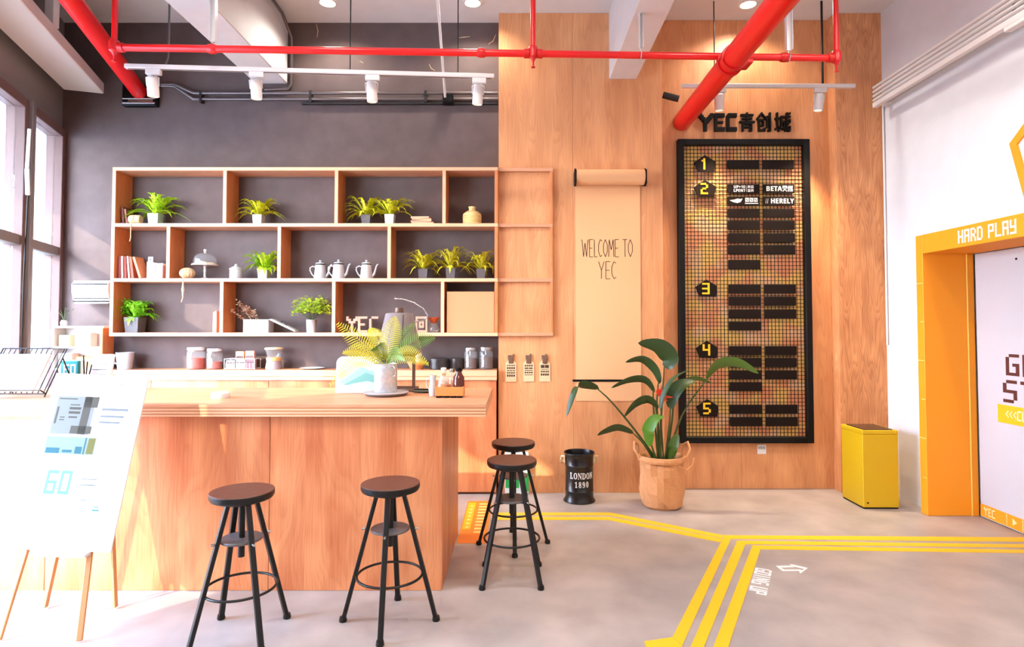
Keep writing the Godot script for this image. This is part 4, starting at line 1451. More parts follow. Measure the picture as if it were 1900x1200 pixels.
	lathe(s, [Vector2(0, 0.0), Vector2(0.06, 0.0), Vector2(0.11, 0.012), Vector2(0.108, 0.014), Vector2(0.058, 0.004), Vector2(0, 0.004)], Vector3.ZERO, 32)
	obj("dish", s, M.enamel, t)
	# small white cabinet at the window end
	t = thing("display_rack", "small white wooden display rack at the window end of the ledge", "rack", Vector3(-4.1107, LEDGE, -5.40))
	var ww: float = -3.6572 - -4.1107
	s = mb()
	span(s, Vector3(0, 0.37, -0.09), Vector3(ww, 0.388, 0.06), 0.002)
	span(s, Vector3(0, 0.19, -0.09), Vector3(ww - 0.03, 0.205, 0.06), 0.002)
	span(s, Vector3(0, 0, -0.09), Vector3(ww - 0.03, 0.014, 0.06), 0.002)
	span(s, Vector3(0, 0.014, -0.09), Vector3(ww - 0.03, 0.37, -0.08), 0.001)
	span(s, Vector3(0, 0.014, -0.08), Vector3(0.014, 0.37, 0.06), 0.002)
	obj("frame", s, M.white, t)
	s = mb()
	span(s, Vector3(ww - 0.028, 0, -0.09), Vector3(ww - 0.006, 0.368, 0.06), 0.002)
	obj("side_panel", s, M.upright, t)
	for q in [[0.09, 0.206, 0.10, 0.10, M.cream, "cream box on the upper tier of the white rack"], [0.25, 0.206, 0.14, 0.12, M.white, "white box on the upper tier of the white rack"], [0.10, 0.015, 0.12, 0.13, M.white, "white box on the lower tier of the white rack beside a tan one"], [0.27, 0.015, 0.15, 0.10, M.crate, "tan box on the lower tier of the white rack"]]:
		var b := thing("small_box", q[5], "box", t.position + Vector3(q[0], q[1], -0.01), 0.0, "small boxes in the white rack")
		s = mb()
		span(s, Vector3(-q[2] / 2, 0, -0.045), Vector3(q[2] / 2, q[3], 0.045), 0.003)
		obj("box", s, q[4], b)
		s = mb()
		span(s, Vector3(-q[2] / 2 + 0.012, q[3] * 0.55, 0.045), Vector3(q[2] / 2 - 0.012, q[3] * 0.62, 0.0456))
		obj("print_line", s, M.conduit, b)
	# sprig on the rack
	t = thing("flower_sprig", "little sprig with yellow blossom standing on the white rack", "flower", Vector3(-4.0613, LEDGE + 0.389, -5.41))
	s = mb()
	lathe(s, [Vector2(0, 0.0), Vector2(0.025, 0.0), Vector2(0.03, 0.03), Vector2(0.02, 0.05), Vector2(0.0, 0.05)], Vector3.ZERO, 16)
	obj("vase", s, M.white_gloss, t)
	s = mb()
	for k in 5:
		var tip := Vector3(-0.05 + k * 0.03, 0.12 + 0.02 * (k % 3), 0.02 * (k % 2))
		tube(s, [Vector3(0, 0.045, 0), tip * 0.6 + Vector3(0, 0.03, 0), tip], 0.002, 5)
		blade(s, [tip, tip + Vector3(0.015, 0.01, 0), tip + Vector3(0.03, 0.012, 0)], [0.003, 0.008, 0.001], Vector3(0, 0, 1))
	obj("twig", s, M.stalk, t)
	# air conditioner
	t = thing("air_conditioner", "white wall air conditioner beside the shelf", "air conditioner", Vector3(-3.9852, 1.6839, -5.579))
	var aw: float = -3.6628 - -3.9875
	s = mb()
	prism(s, PackedVector2Array([Vector2(0, 0.03), Vector2(0.12, 0.0), Vector2(0.17, 0.03), Vector2(0.19, 0.10), Vector2(0.19, 0.17), Vector2(0.16, 0.20), Vector2(0, 0.20)]), aw, Transform3D(Basis(Vector3.BACK, Vector3.UP, Vector3.LEFT), Vector3(aw, 0, 0)))
	obj("casing", s, M.white_gloss, t)
	s = mb()
	span(s, Vector3(0.005, 0.163, 0.19), Vector3(aw - 0.003, 0.173, 0.194), 0.001)
	span(s, Vector3(0.0, 0.01, 0.16), Vector3(aw - 0.003, 0.018, 0.172), 0.001)
	span(s, Vector3(0.012, 0.038, 0.173), Vector3(aw - 0.004, 0.046, 0.182), 0.001)
	obj("vent_slot", s, M.black, t)
	s = mb()
	box(s, Vector3(aw / 2, 0.008, 0.15), Vector3(aw - 0.02, 0.006, 0.05), 0.002, Basis(Vector3.RIGHT, 0.5))
	obj("flap", s, M.white, t)

# ---------------------------------------------------------------- things on the bar
func frond(parent: Node3D, base: Vector3, tip: Vector3, arch: float, size: float, m: Material) -> void:
	var s := mb()
	var mid := []
	var ctl := base.lerp(tip, 0.45) + Vector3(0, arch, 0)
	for i in 25:
		var q := i / 24.0
		mid.append(base * (1 - q) * (1 - q) + ctl * 2.0 * q * (1 - q) + tip * q * q)
	var rad := []
	for i in 25:
		rad.append(0.0022 - 0.0016 * i / 24.0)
	tube(s, mid, rad, 5)
	var across := (tip - base).cross(Vector3(0.15, 0.25, 1.0)).normalized()
	for i in range(3, 25):
		var q := i / 24.0
		var dirv: Vector3 = (mid[mini(i + 1, 24)] - mid[maxi(i - 1, 0)]).normalized()
		var l := size * sin(PI * clampf(0.10 + q * 0.86, 0, 1)) + 0.006
		for sg in [-1.0, 1.0]:
			var end: Vector3 = mid[i] + across * sg * l + dirv * l * 0.55 + Vector3(0, -l * 0.12, 0)
			blade(s, [mid[i], mid[i].lerp(end, 0.35) + dirv * 0.003, mid[i].lerp(end, 0.75), end], [0.0016, 0.0030, 0.0022, 0.0003], dirv, 0.12)
	obj("frond", s, m, parent)

func build_bar_things() -> void:
	var s: SurfaceTool
	# fern in a zinc pitcher on a round tray
	var base := Vector3(-0.8226, 1.0500, -3.8072)
	var t := thing("round_tray", "round pale tray under the zinc pitcher", "tray", base)
	s = mb()
	lathe(s, [Vector2(0, 0.004), Vector2(0.11, 0.0), Vector2(0.125, 0.010), Vector2(0.13, 0.016), Vector2(0.138, 0.018), Vector2(0.138, 0.022), Vector2(0.0, 0.020)], Vector3.ZERO, 40)
	obj("dish", s, mat(Color(0.70, 0.66, 0.66), 0.4), t)
	s = mb()
	lathe(s, [Vector2(0.11, 0.0005), Vector2(0.118, 0.0005), Vector2(0.130, 0.0095), Vector2(0.126, 0.0095)], Vector3.ZERO, 40)
	obj("foot_ring", s, M.kettle, t)
	t = thing("pitcher_fern", "yellow-green fern in a silver zinc pitcher on the bar", "potted plant", base + Vector3(-0.005, 0.0215, 0))
	s = mb()
	lathe(s, [Vector2(0, 0.0), Vector2(0.068, 0.0), Vector2(0.071, 0.004), Vector2(0.071, 0.172), Vector2(0.074, 0.176), Vector2(0.070, 0.178), Vector2(0.067, 0.15)], Vector3.ZERO, 30)
	obj("pitcher", s, M.zinc, t)
	s = mb()
	tube(s, [Vector3(0.05, 0.155, 0.055), Vector3(0.062, 0.165, 0.075), Vector3(0.075, 0.15, 0.07), Vector3(0.075, 0.11, 0.06), Vector3(0.058, 0.10, 0.052)], 0.004, 6)
	obj("handle", s, M.steel, t)
	s = mb()
	lathe(s, [Vector2(0.068, 0.15), Vector2(0, 0.155)], Vector3.ZERO, 20)
	obj("soil", s, M.soil, t)
	var b0 := Vector3(0, 0.155, 0)
	var fr := [[Vector3(-0.33, -0.10, 0.05), 0.20, 0.060, 0], [Vector3(-0.30, 0.27, 0.0), 0.04, 0.062, 0], [Vector3(0.06, 0.31, 0.03), 0.06, 0.062, 0], [Vector3(-0.10, 0.24, -0.02), 0.08, 0.055, 0], [Vector3(0.30, 0.19, 0.02), 0.10, 0.060, 1], [Vector3(0.16, 0.27, -0.06), 0.05, 0.045, 1], [Vector3(0.27, 0.03, 0.06), 0.14, 0.055, 0], [Vector3(-0.24, 0.10, 0.08), 0.12, 0.055, 0], [Vector3(0.14, 0.06, 0.14), 0.12, 0.045, 1], [Vector3(-0.05, 0.12, 0.12), 0.12, 0.045, 1]]
	for q in fr:
		frond(t, b0, b0 + q[0], q[1], q[2], [M.leaf_fern, M.leaf_fern_green][q[3]])
	# landscape placard behind the pitcher
	t = thing("landscape_placard", "rounded acrylic placard with a pale mountain landscape behind the fern", "placard", Vector3(-1.0342, BAR_TOP, -3.93))
	var pw := 0.145
	var ph := 0.235
	var out := PackedVector2Array()
	for q in [[pw, 0.0, -1], [pw, ph, 0], [-pw, ph, 1], [-pw, 0.0, 2]]:
		var rr := 0.045 if q[1] > 0.1 else 0.006
		for k in 7:
			var a: float = q[2] * PI / 2 + k * PI / 12.0
			var cx: float = q[0] - signf(q[0]) * rr
			var cy: float = q[1] + (-rr if q[1] > 0.1 else rr)
			out.append(Vector2(cx + cos(a) * rr, cy + sin(a) * rr))
	var lean := Transform3D(Basis(Vector3.RIGHT, -0.12), Vector3(0, 0.001, 0))
	s = mb()
	prism(s, out, 0.008, lean)
	obj("sheet", s, mat(Color(0.88, 0.93, 0.95), 0.15), t)
	for q in [[PackedVector2Array([Vector2(-0.13, 0.06), Vector2(-0.05, 0.12), Vector2(0.02, 0.17), Vector2(0.08, 0.14), Vector2(0.135, 0.15), Vector2(0.135, 0.06)]), Color(0.62, 0.78, 0.84), 0.0004], [PackedVector2Array([Vector2(-0.10, 0.05), Vector2(-0.02, 0.09), Vector2(0.05, 0.13), Vector2(0.135, 0.10), Vector2(0.135, 0.04)]), Color(0.48, 0.70, 0.66), 0.0008], [PackedVector2Array([Vector2(-0.135, 0.03), Vector2(-0.03, 0.06), Vector2(0.06, 0.075), Vector2(0.135, 0.06), Vector2(0.135, 0.02), Vector2(-0.135, 0.01)]), Color(0.76, 0.84, 0.88), 0.0012]]:
		s = mb()
		prism(s, q[0], 0.0004, lean * Transform3D(Basis.IDENTITY, Vector3(0, 0, 0.008 + q[2] - 0.0004)))
		obj("print", s, mat(q[1], 0.3), t)
	s = mb()
	span(s, Vector3(-0.06, 0.0, -0.06), Vector3(0.06, 0.006, -0.002), 0.001)
	obj("foot", s, M.white, t)
	# kettle on a drip stand
	t = thing("drip_stand", "low wooden drip stand under the grey kettle", "stand", Vector3(-0.7988, 1.0500, -4.0825))
	s = mb()
	span(s, Vector3(-0.12, 0.001, -0.1), Vector3(0.12, 0.02, 0.1), 0.003)
	obj("base", s, M.walnut, t)
	for x in [-0.10, 0.10]:
		s = mb()
		span(s, Vector3(x - 0.01, 0.021, -0.01), Vector3(x + 0.01, 0.235, 0.01), 0.002)
		obj("post", s, M.walnut, t)
	s = mb()
	span(s, Vector3(-0.12, 0.236, -0.08), Vector3(0.12, 0.25, 0.08), 0.003)
	obj("top", s, M.walnut, t)
	var k := thing("kettle", "grey conical kettle with wooden knob and arched wire handle", "kettle", t.position + Vector3(0, 0.251, 0))
	s = mb()
	lathe(s, [Vector2(0, 0.0), Vector2(0.148, 0.0), Vector2(0.152, 0.006), Vector2(0.092, 0.262), Vector2(0.086, 0.268), Vector2(0.05, 0.272), Vector2(0.0, 0.273)], Vector3.ZERO, 40)
	obj("body", s, M.kettle, k)
	s = mb()
	lathe(s, [Vector2(0.03, 0.2735), Vector2(0.031, 0.276), Vector2(0.026, 0.30), Vector2(0.026, 0.305), Vector2(0.0, 0.307)], Vector3.ZERO, 20)
	obj("knob", s, M.walnut, k)
	s = mb()
	tube(s, [Vector3(-0.03, 0.365, 0.02), Vector3(0.03, 0.362, 0.02), Vector3(0.10, 0.34, 0.02), Vector3(0.165, 0.30, 0.02), Vector3(0.195, 0.255, 0.01), Vector3(0.17, 0.22, 0), Vector3(0.106, 0.21, 0)], 0.005, 8)
	obj("handle", s, M.steel, k)
	s = mb()
	box(s, Vector3(0.045, 0.135, 0.1165), Vector3(0.004, 0.25, 0.004), 0.001, Basis(Vector3.RIGHT, -0.22))
	obj("seam", s, M.black_metal, k)
	# dark plate with a pen
	t = thing("dark_plate", "small dark green plate beside the condiment box", "plate", Vector3(-0.6097, 1.0500, -3.9864))
	s = mb()
	lathe(s, [Vector2(0, 0.0), Vector2(0.05, 0.0), Vector2(0.078, 0.010), Vector2(0.076, 0.013), Vector2(0.048, 0.004), Vector2(0, 0.004)], Vector3.ZERO, 32)
	obj("dish", s, mat(Color(0.30, 0.32, 0.26), 0.35), t)
	t = thing("pen", "thin dark pen lying across the small dark plate", "pen", Vector3(-0.6097, 1.0500, -3.9864) + Vector3(0, 0.018, 0))
	s = mb()
	tube(s, [Vector3(-0.12, 0.0, -0.01), Vector3(-0.118, 0, -0.01), Vector3(0.06, 0, 0.012)], [0.002, 0.0045, 0.0045], 8)
	obj("barrel", s, M.black, t)
	s = mb()
	tube(s, [Vector3(0.0605, 0, 0.012), Vector3(0.085, 0, 0.015)], 0.005, 8)
	obj("cap", s, M.steel, t)
	# condiment box
	t = thing("condiment_box", "small orange wooden box of bottles at the bar end", "box", Vector3(-0.4111, 1.0500, -3.6698))
	var bw := 0.085
	s = mb()
	span(s, Vector3(-bw, 0.012, 0.0), Vector3(bw, 0.066, 0.009), 0.0015)
	span(s, Vector3(-bw, 0.012, -0.11), Vector3(bw, 0.066, -0.101), 0.0015)
	span(s, Vector3(-bw, 0.012, -0.101), Vector3(-bw + 0.009, 0.066, 0.0), 0.0015)
	span(s, Vector3(bw - 0.009, 0.012, -0.101), Vector3(bw, 0.066, 0.0), 0.0015)
	span(s, Vector3(-bw + 0.009, 0.012, -0.101), Vector3(bw - 0.009, 0.018, 0.0))
	obj("box", s, M.crate, t)
	for i in 4:
		s = mb()
		span(s, Vector3(-bw + 0.004 + i * 0.044, 0.0005, -0.10), Vector3(-bw + 0.030 + i * 0.044, 0.0115, 0.004), 0.001)
		obj("foot", s, M.black, t)
	var p0 := t.position
	var bot := [[-0.045, -0.03, 0.030, 0.135, M.glass, M.cream, M.crate, "squat glass jar of brown sugar at the front of the condiment box"], [-0.045, -0.078, 0.026, 0.16, M.glass, M.white, M.cream, "glass jar with a white lid at the back of the condiment box"], [0.01, -0.065, 0.024, 0.155, M.glass, M.steel, M.crate, "slim glass jar in the middle of the condiment box"], [0.052, -0.045, 0.034, 0.165, M.amber, M.black, null, "dark amber bottle with a black cap in the condiment box"]]
	for q in bot:
		t = thing("condiment_bottle", q[7], "bottle", p0 + Vector3(q[0], 0.019, q[1]), 0.0, "bottles in the condiment box")
		s = mb()
		lathe(s, [Vector2(0, 0.0), Vector2(q[2] * 0.95, 0.0), Vector2(q[2], 0.004), Vector2(q[2], q[3] * 0.62), Vector2(q[2] * 0.55, q[3] * 0.76), Vector2(q[2] * 0.55, q[3] * 0.84)], Vector3.ZERO, 20)
		obj("glass", s, q[4], t)
		if q[6] != null:
			s = mb()
			lathe(s, [Vector2(0, 0.003), Vector2(q[2] * 0.9, 0.003), Vector2(q[2] * 0.92, q[3] * 0.45), Vector2(0, q[3] * 0.46)], Vector3.ZERO, 16)
			obj("contents", s, q[6], t)
		s = mb()
		lathe(s, [Vector2(q[2] * 0.62, q[3] * 0.845), Vector2(q[2] * 0.66, q[3] * 0.86), Vector2(q[2] * 0.66, q[3] * 0.98), Vector2(0, q[3])], Vector3.ZERO, 16)
		obj("cap", s, q[5], t)
	t = thing("milk_jug", "small white jug behind the condiment box", "jug", p0 + Vector3(-0.115, 0, -0.10))
	s = mb()
	lathe(s, [Vector2(0, 0.0), Vector2(0.022, 0.0), Vector2(0.026, 0.03), Vector2(0.018, 0.10), Vector2(0.022, 0.13), Vector2(0.019, 0.13), Vector2(0.015, 0.10)], Vector3.ZERO, 20)
	obj("body", s, M.enamel, t)
	s = mb()
	tube(s, [Vector3(-0.018, 0.11, 0), Vector3(-0.04, 0.10, 0), Vector3(-0.04, 0.06, 0), Vector3(-0.022, 0.04, 0)], 0.003, 6)
	obj("handle", s, M.enamel, t)
	# white round dispenser on the bare stretch of bar
	t = thing("tape_dispenser", "small white oval dispenser alone on the bare bar top", "dispenser", Vector3(-1.7976, 1.0500, -3.6698))
	t.rotation.y = 0.25
	s = mb()
	lathe(s, [Vector2(0, 0.0), Vector2(0.05, 0.0), Vector2(0.053, 0.004), Vector2(0.053, 0.030), Vector2(0.048, 0.036), Vector2(0.04, 0.037), Vector2(0.036, 0.030), Vector2(0, 0.029)], Vector3.ZERO, 32, Basis.from_scale(Vector3(1.0, 1, 0.8)))
	obj("body", s, M.white_gloss, t)
	s = mb()
	lathe(s, [Vector2(0, 0.0295), Vector2(0.015, 0.0295), Vector2(0.014, 0.034), Vector2(0, 0.035)], Vector3.ZERO, 20)
	obj("hub", s, M.white, t)
	# teal '60' card
	t = thing("number_card", "teal card with the number 60 behind the presentation board", "card", Vector3(-2.9255, BAR_TOP, -3.95))
	s = mb()
	span(s, Vector3(-0.055, 0.10, -0.03), Vector3(0.055, 0.205, 0.0), 0.002)
	var cd := obj("card", s, M.teal, t)
	s = mb()
	block_words(s, "60", 0.066, 0.001, Transform3D(Basis.IDENTITY, Vector3(-0.037, 0.118, 0.0002)), 0.95, 1.1)
	obj("numerals", s, M.white, cd)
	s = mb()
	span(s, Vector3(-0.06, 0.001, -0.08), Vector3(0.06, 0.099, 0.01), 0.003)
	obj("stand", s, M.white, t)
	t = thing("white_carton", "plain white carton on the bar beside the teal number card", "carton", Vector3(-3.0274, BAR_TOP, -4.07))
	s = mb()
	span(s, Vector3(-0.06, 0.001, -0.09), Vector3(0.06, 0.20, 0.0), 0.003)
	obj("box", s, M.white, t)
	s = mb()
	span(s, Vector3(-0.05, 0.14, 0.0), Vector3(0.05, 0.146, 0.001))
	span(s, Vector3(-0.05, 0.16, 0.0), Vector3(0.05, 0.164, 0.001))
	obj("print", s, M.conduit, t)
	t = thing("pen_pot", "slim black pen pot with pens beside the teal number card", "pen pot", Vector3(-2.8411, BAR_TOP, -3.98))
	s = mb()
	lathe(s, [Vector2(0, 0.0), Vector2(0.028, 0.0), Vector2(0.03, 0.11), Vector2(0.027, 0.11), Vector2(0.025, 0.01)], Vector3.ZERO, 16)
	obj("pot", s, M.black_metal, t)
	for q in [Vector3(-0.014, 0.24, 0.0), Vector3(0.02, 0.20, 0.01), Vector3(0.035, 0.18, -0.01)]:
		s = mb()
		tube(s, [Vector3(0, 0.012, 0), q], 0.004, 6)
		obj("pen", s, M.black, t)
	t = thing("leaflet_holder", "white slanted leaflet holder on the bar next to the pen pot", "leaflet holder", Vector3(-2.8578, BAR_TOP, -4.13))
	s = mb()
	box(s, Vector3(0, 0.12, -0.03), Vector3(0.15, 0.24, 0.012), 0.002, Basis(Vector3.RIGHT, -0.22))
	span(s, Vector3(-0.08, 0.001, -0.07), Vector3(0.08, 0.02, 0.05), 0.002)
	obj("holder", s, M.white, t)
	s = mb()
	for j in 4:
		box(s, Vector3(-0.01, 0.10 + j * 0.035, -0.0255 - (j - 0.5) * 0.0078 + 0.006), Vector3(0.10, 0.004, 0.003), 0.0, Basis(Vector3.RIGHT, -0.22))
	obj("print", s, M.conduit, t)
	# wire rack with a magazine
	t = thing("wire_rack", "black wire magazine rack at the window end of the bar", "rack", Vector3(-3.0248, BAR_TOP, -3.62))
	var rb := Basis(Vector3.RIGHT, -0.55)
	s = mb()
	var rw := 0.20
	var rh := 0.33
	for q in [[Vector3(-rw, 0.0, 0), Vector3(-rw, rh, 0)], [Vector3(rw, 0.0, 0), Vector3(rw, rh, 0)], [Vector3(-rw, rh, 0), Vector3(rw, rh, 0)], [Vector3(-rw, 0.02, 0), Vector3(rw, 0.02, 0)], [Vector3(-rw, 0.02, 0.05), Vector3(rw, 0.02, 0.05)], [Vector3(-rw, 0.02, 0), Vector3(-rw, 0.02, 0.05)], [Vector3(rw, 0.02, 0), Vector3(rw, 0.02, 0.05)]]:
		tube(s, [rb * q[0] + Vector3(0, 0.012, 0), rb * q[1] + Vector3(0, 0.012, 0)], 0.0045, 6)
	obj("frame", s, M.black_metal, t)
	for i in 12:
		s = mb()
		var x := -rw + rw * 2 * (i + 0.5) / 12.0
		tube(s, [rb * Vector3(x, 0.02, 0) + Vector3(0, 0.012, 0), rb * Vector3(x, rh, 0) + Vector3(0, 0.012, 0)], 0.003, 6)
		obj("wire", s, M.black_metal, t)
	s = mb()
	tube(s, [rb * Vector3(rw, rh * 0.8, 0) + Vector3(0, 0.012, 0), Vector3(rw + 0.005, 0.004, -0.26)], 0.0045, 6)
	obj("strut", s, M.black_metal, t)
	s = mb()
	tube(s, [rb * Vector3(-rw, rh * 0.8, 0) + Vector3(0, 0.012, 0), Vector3(-rw - 0.005, 0.004, -0.26)], 0.0045, 6)
	obj("strut", s, M.black_metal, t)
	var mg := thing("magazine", "white magazine lying in the black wire rack", "magazine", t.position + Vector3(-0.02, 0.012, 0))
	s = mb()
	box(s, rb * Vector3(-0.02, 0.155, 0.014), Vector3(0.34, 0.25, 0.012), 0.002, rb)
	obj("cover", s, M.white, mg)
	s = mb()
	box(s, rb * Vector3(-0.02, 0.155, 0.0075), Vector3(0.335, 0.245, 0.003), 0.0, rb)
	obj("pages", s, M.cream, mg)

# ---------------------------------------------------------------- directory board
func build_board() -> void:
	var s: SurfaceTool
	var x0 := 1.4669
	var x1 := 2.6698
	var y0 := 0.4235
	var y1 := 3.1847
	var t := thing("directory_board", "tall black-framed directory board with wire mesh over an amber backing", "directory board", Vector3(x0, y0, -5.53))
	var w := x1 - x0
	var h := y1 - y0
	var fw := 0.055
	for e in [[Vector3(0, 0, 0.001), Vector3(fw, h, 0.07)], [Vector3(w - fw, 0, 0.001), Vector3(w, h, 0.07)], [Vector3(fw, 0, 0.001), Vector3(w - fw, fw, 0.07)], [Vector3(fw, h - fw, 0.001), Vector3(w - fw, h, 0.07)]]:
		s = mb()
		span(s, e[0], e[1], 0.003)
		obj("frame_bar", s, M.black, t)
	s = mb()
	span(s, Vector3(fw, fw, 0.001), Vector3(w - fw, h - fw, 0.014))
	var n := FastNoiseLite.new()
	n.seed = 61
	n.frequency = 0.03
	n.fractal_octaves = 3
	var im := Image.create(256, 256, false, Image.FORMAT_RGB8)
	var g := n.get_seamless_image(256, 256)
	n.seed = 62
	var g2 := n.get_seamless_image(256, 256)
	for yy in 256:
		for xx in 256:
			var k := smoothstep(0.35, 0.65, g.get_pixel(xx, yy).r)
			var c := Color(0.95, 0.62, 0.43).lerp(Color(0.99, 0.80, 0.44), k).lerp(Color(0.98, 0.78, 0.58), smoothstep(0.5, 0.75, g2.get_pixel(xx, yy).r))
			im.set_pixel(xx, yy, c)
	im.generate_mipmaps()
	var bm := mat(Color.WHITE, 0.5)
	bm.albedo_texture = ImageTexture.create_from_image(im)
	bm.uv1_triplanar = true
	bm.uv1_world_triplanar = true
	bm.uv1_scale = Vector3.ONE * 0.4
	obj("backing", s, bm, t)
	# mesh of thin wires
	s = mb()
	for i in range(1, 33):
		var x := fw + (w - 2 * fw) * i / 33.0
		box(s, Vector3(x, h / 2, 0.030), Vector3(0.0048, h - 2 * fw, 0.005))
	for j in range(1, 77):
		var y := fw + (h - 2 * fw) * j / 77.0
		box(s, Vector3(w / 2, y, 0.034), Vector3(w - 2 * fw, 0.0048, 0.005))
	var wm := obj("wire_mesh", s, M.plaque, t)
	wm.set_meta("kind", "stuff")
	# plaques
	var cols := [[1.9217 - x0, 2.2150 - x0], [2.2444 - x0, 2.5329 - x0]]
	var rows := [[2.9538, 2], [2.7308, 2], [2.6171, 2], [2.5060, 2], [2.3950, 2], [2.2817, 2], [2.1735, 2], [2.0384, 1], [1.8128, 2], [1.7027, 2], [1.5879, 2], [1.4780, 1], [1.2539, 2], [1.1470, 2], [1.0353, 2], [0.9286, 1], [0.7252, 2], [0.6141, 2]]
	var ph := 0.083
	for i in rows.size():
		for c in rows[i][1]:
			var cx: float = (cols[c][0] + cols[c][1]) / 2.0
			var cw: float = cols[c][1] - cols[c][0]
			var cyy: float = rows[i][0] - y0
			s = mb()
			span(s, Vector3(cx - cw / 2, cyy - ph / 2, 0.038), Vector3(cx + cw / 2, cyy + ph / 2, 0.05), 0.002)
			var pl := obj("plaque", s, M.plaque, t)
			if i == 1 and c == 0:
				words("lettering", "UP+10", 0.026, M.white, pl, Transform3D(Basis.IDENTITY, Vector3(cx - 0.04, cyy + 0.017, 0.051)), 0.002, "Droid Sans", 700)
				words("lettering", "LPENT", 0.026, M.white, pl, Transform3D(Basis.IDENTITY, Vector3(cx - 0.04, cyy - 0.017, 0.051)), 0.002, "Droid Sans", 700)
				s = mb()
				span(s, Vector3(cx + 0.022, cyy - 0.03, 0.05), Vector3(cx + 0.025, cyy + 0.03, 0.052))
				for a in 2:
					for b in 2:
						pixels(s, [["###", "#.#", "###"], ["###", "###", "#.#"]][(a + b) % 2], Vector2(0.0078, 0.0085), 0.002, Transform3D(Basis.IDENTITY, Vector3(cx + 0.036 + a * 0.03, cyy - 0.03 + b * 0.034, 0.05)))
				obj("emblem", s, M.white, pl)
			elif i == 1 and c == 1:
				words("lettering", "BETA", 0.044, M.white, pl, Transform3D(Basis.IDENTITY, Vector3(cx - 0.045, cyy, 0.051)), 0.002, "Droid Sans", 700)
				s = mb()
				pixels(s, ["#####", "#.#.#", "#.#.#", "..#..", ".#.#.", "#...#"], Vector2(0.0078, 0.0085), 0.002, Transform3D(Basis.IDENTITY, Vector3(cx + 0.035, cyy - 0.025, 0.05)))
				pixels(s, [".#.#.#", "######", ".#.##.", "##.###", ".#.#.#", "##.###"], Vector2(0.0075, 0.0085), 0.002, Transform3D(Basis.IDENTITY, Vector3(cx + 0.082, cyy - 0.025, 0.05)))
				obj("characters", s, M.white, pl)
			elif i == 2 and c == 0:
				s = mb()
				prism(s, PackedVector2Array([Vector2(-0.13, 0.008), Vector2(-0.09, 0.012), Vector2(-0.06, 0.022), Vector2(-0.03, 0.018), Vector2(-0.012, 0.024), Vector2(-0.03, -0.008), Vector2(-0.06, -0.018), Vector2(-0.10, -0.008)]), 0.002, Transform3D(Basis.IDENTITY, Vector3(cx, cyy, 0.05)))
				obj("emblem", s, M.white, pl)
				s = mb()
				for a in 3:
					pixels(s, ["####", "#.##", "##.#", "####"], Vector2(0.0082, 0.0095), 0.002, Transform3D(Basis.IDENTITY, Vector3(cx + 0.012 + a * 0.040, cyy - 0.008, 0.05)))
				span(s, Vector3(cx + 0.01, cyy - 0.026, 0.05), Vector3(cx + 0.13, cyy - 0.018, 0.052))
				obj("characters", s, M.white, pl)
			elif i == 2 and c == 1:
				s = mb()
				for dx in [-0.122, -0.106]:
					bar(s, Vector3(cx + dx, cyy - 0.022, 0.051), Vector3(cx + dx + 0.006, cyy + 0.022, 0.051), 0.007, 0.002)
				obj("emblem", s, M.white, pl)
				words("lettering", "HERELY", 0.044, M.white, pl, Transform3D(Basis.IDENTITY, Vector3(cx + 0.03, cyy, 0.051)), 0.002, "Droid Sans", 700, 0.98)
	# pentagons with the floor numbers
	var fl := [[1.7148, 2.9585, "1"], [1.7126, 2.7310, "2"], [1.7183, 1.8171, "3"], [1.7177, 1.2617, "4"], [1.7174, 0.7339, "5"]]
	for q in fl:
		var c := Vector2(q[0] - x0, q[1] - y0)
		var pts := PackedVector2Array()
		for k in [Vector2(0, 0.082), Vector2(0.098, 0.022), Vector2(0.088, -0.075), Vector2(-0.064, -0.072), Vector2(-0.098, 0.015)]:
			pts.append(c + k)
		s = mb()
		prism(s, pts, 0.014, Transform3D(Basis.IDENTITY, Vector3(0, 0, 0.038)))
		var pn := obj("pentagon", s, M.plaque, t)
		s = mb()
		var wd: int = glyph(q[2])[0].length()
		pixels(s, glyph(q[2]), Vector2(0.0165, 0.0145), 0.004, Transform3D(Basis.IDENTITY, Vector3(c.x - wd * 0.00825 - 0.006, c.y - 0.051, 0.052)), 1.05)
		obj("numeral", s, M.yellow, pn)
	# wall sign above
	t = thing("wall_sign", "black block letters YEC with three Chinese characters above the directory", "sign", Vector3(1.6714, 3.2690, -5.53))
	var cw2 := 0.0275
	var glyphs := [[0.0, ["##.....##", "###...###", ".###.###.", "..#####..", "...###...", "...##....", "...##....", "...##....", "...##...."], 0.0150, 0.0185], [0.144, ["#######", "#######", "##.....", "##.....", "######.", "##.....", "##.....", "#######", "#######"], 0.0135, 0.0185], [0.256, [".######", "#######", "##.....", "##.....", "##.....", "##.....", "##.....", "#######", "#######"], 0.0135, 0.0185],
		[0.375, [".....#.....", ".#########.", ".....#.....", "..#######..", ".....#.....", "###########", "..#######..", "..#.....#..", "..#######..", "..#.....#..", "..#....##.."], 0.0128, 0.0158],
		[0.536, ["...#.....#.", "..#.#....#.", ".#...#.#.#.", "#.....##.#.", ".####..#.#.", ".#..#..#.#.", ".#..#..#.#.", ".#.##..#.#.", ".#.....#.#.", ".#...#...#.", ".#####..##."], 0.0128, 0.0158],
		[0.705, [".#......#.#", ".#......#..", ".#..#######", "###.#...#..", ".#..#...#.#", ".#..###.#.#", ".#..#.#.##.", ".#..#.#.#..", ".###..#.#.#", "#..#.##.#.#", "..#....#.##"], 0.0128, 0.0158]]
	for q in glyphs:
		s = mb()
		pixels(s, q[1], Vector2(q[2], q[3]), 0.03, Transform3D(Basis.IDENTITY, Vector3(q[0], 0, 0.001)), 1.12 if q[3] < 0.017 else 1.0)
		obj("letter", s, M.black, t)
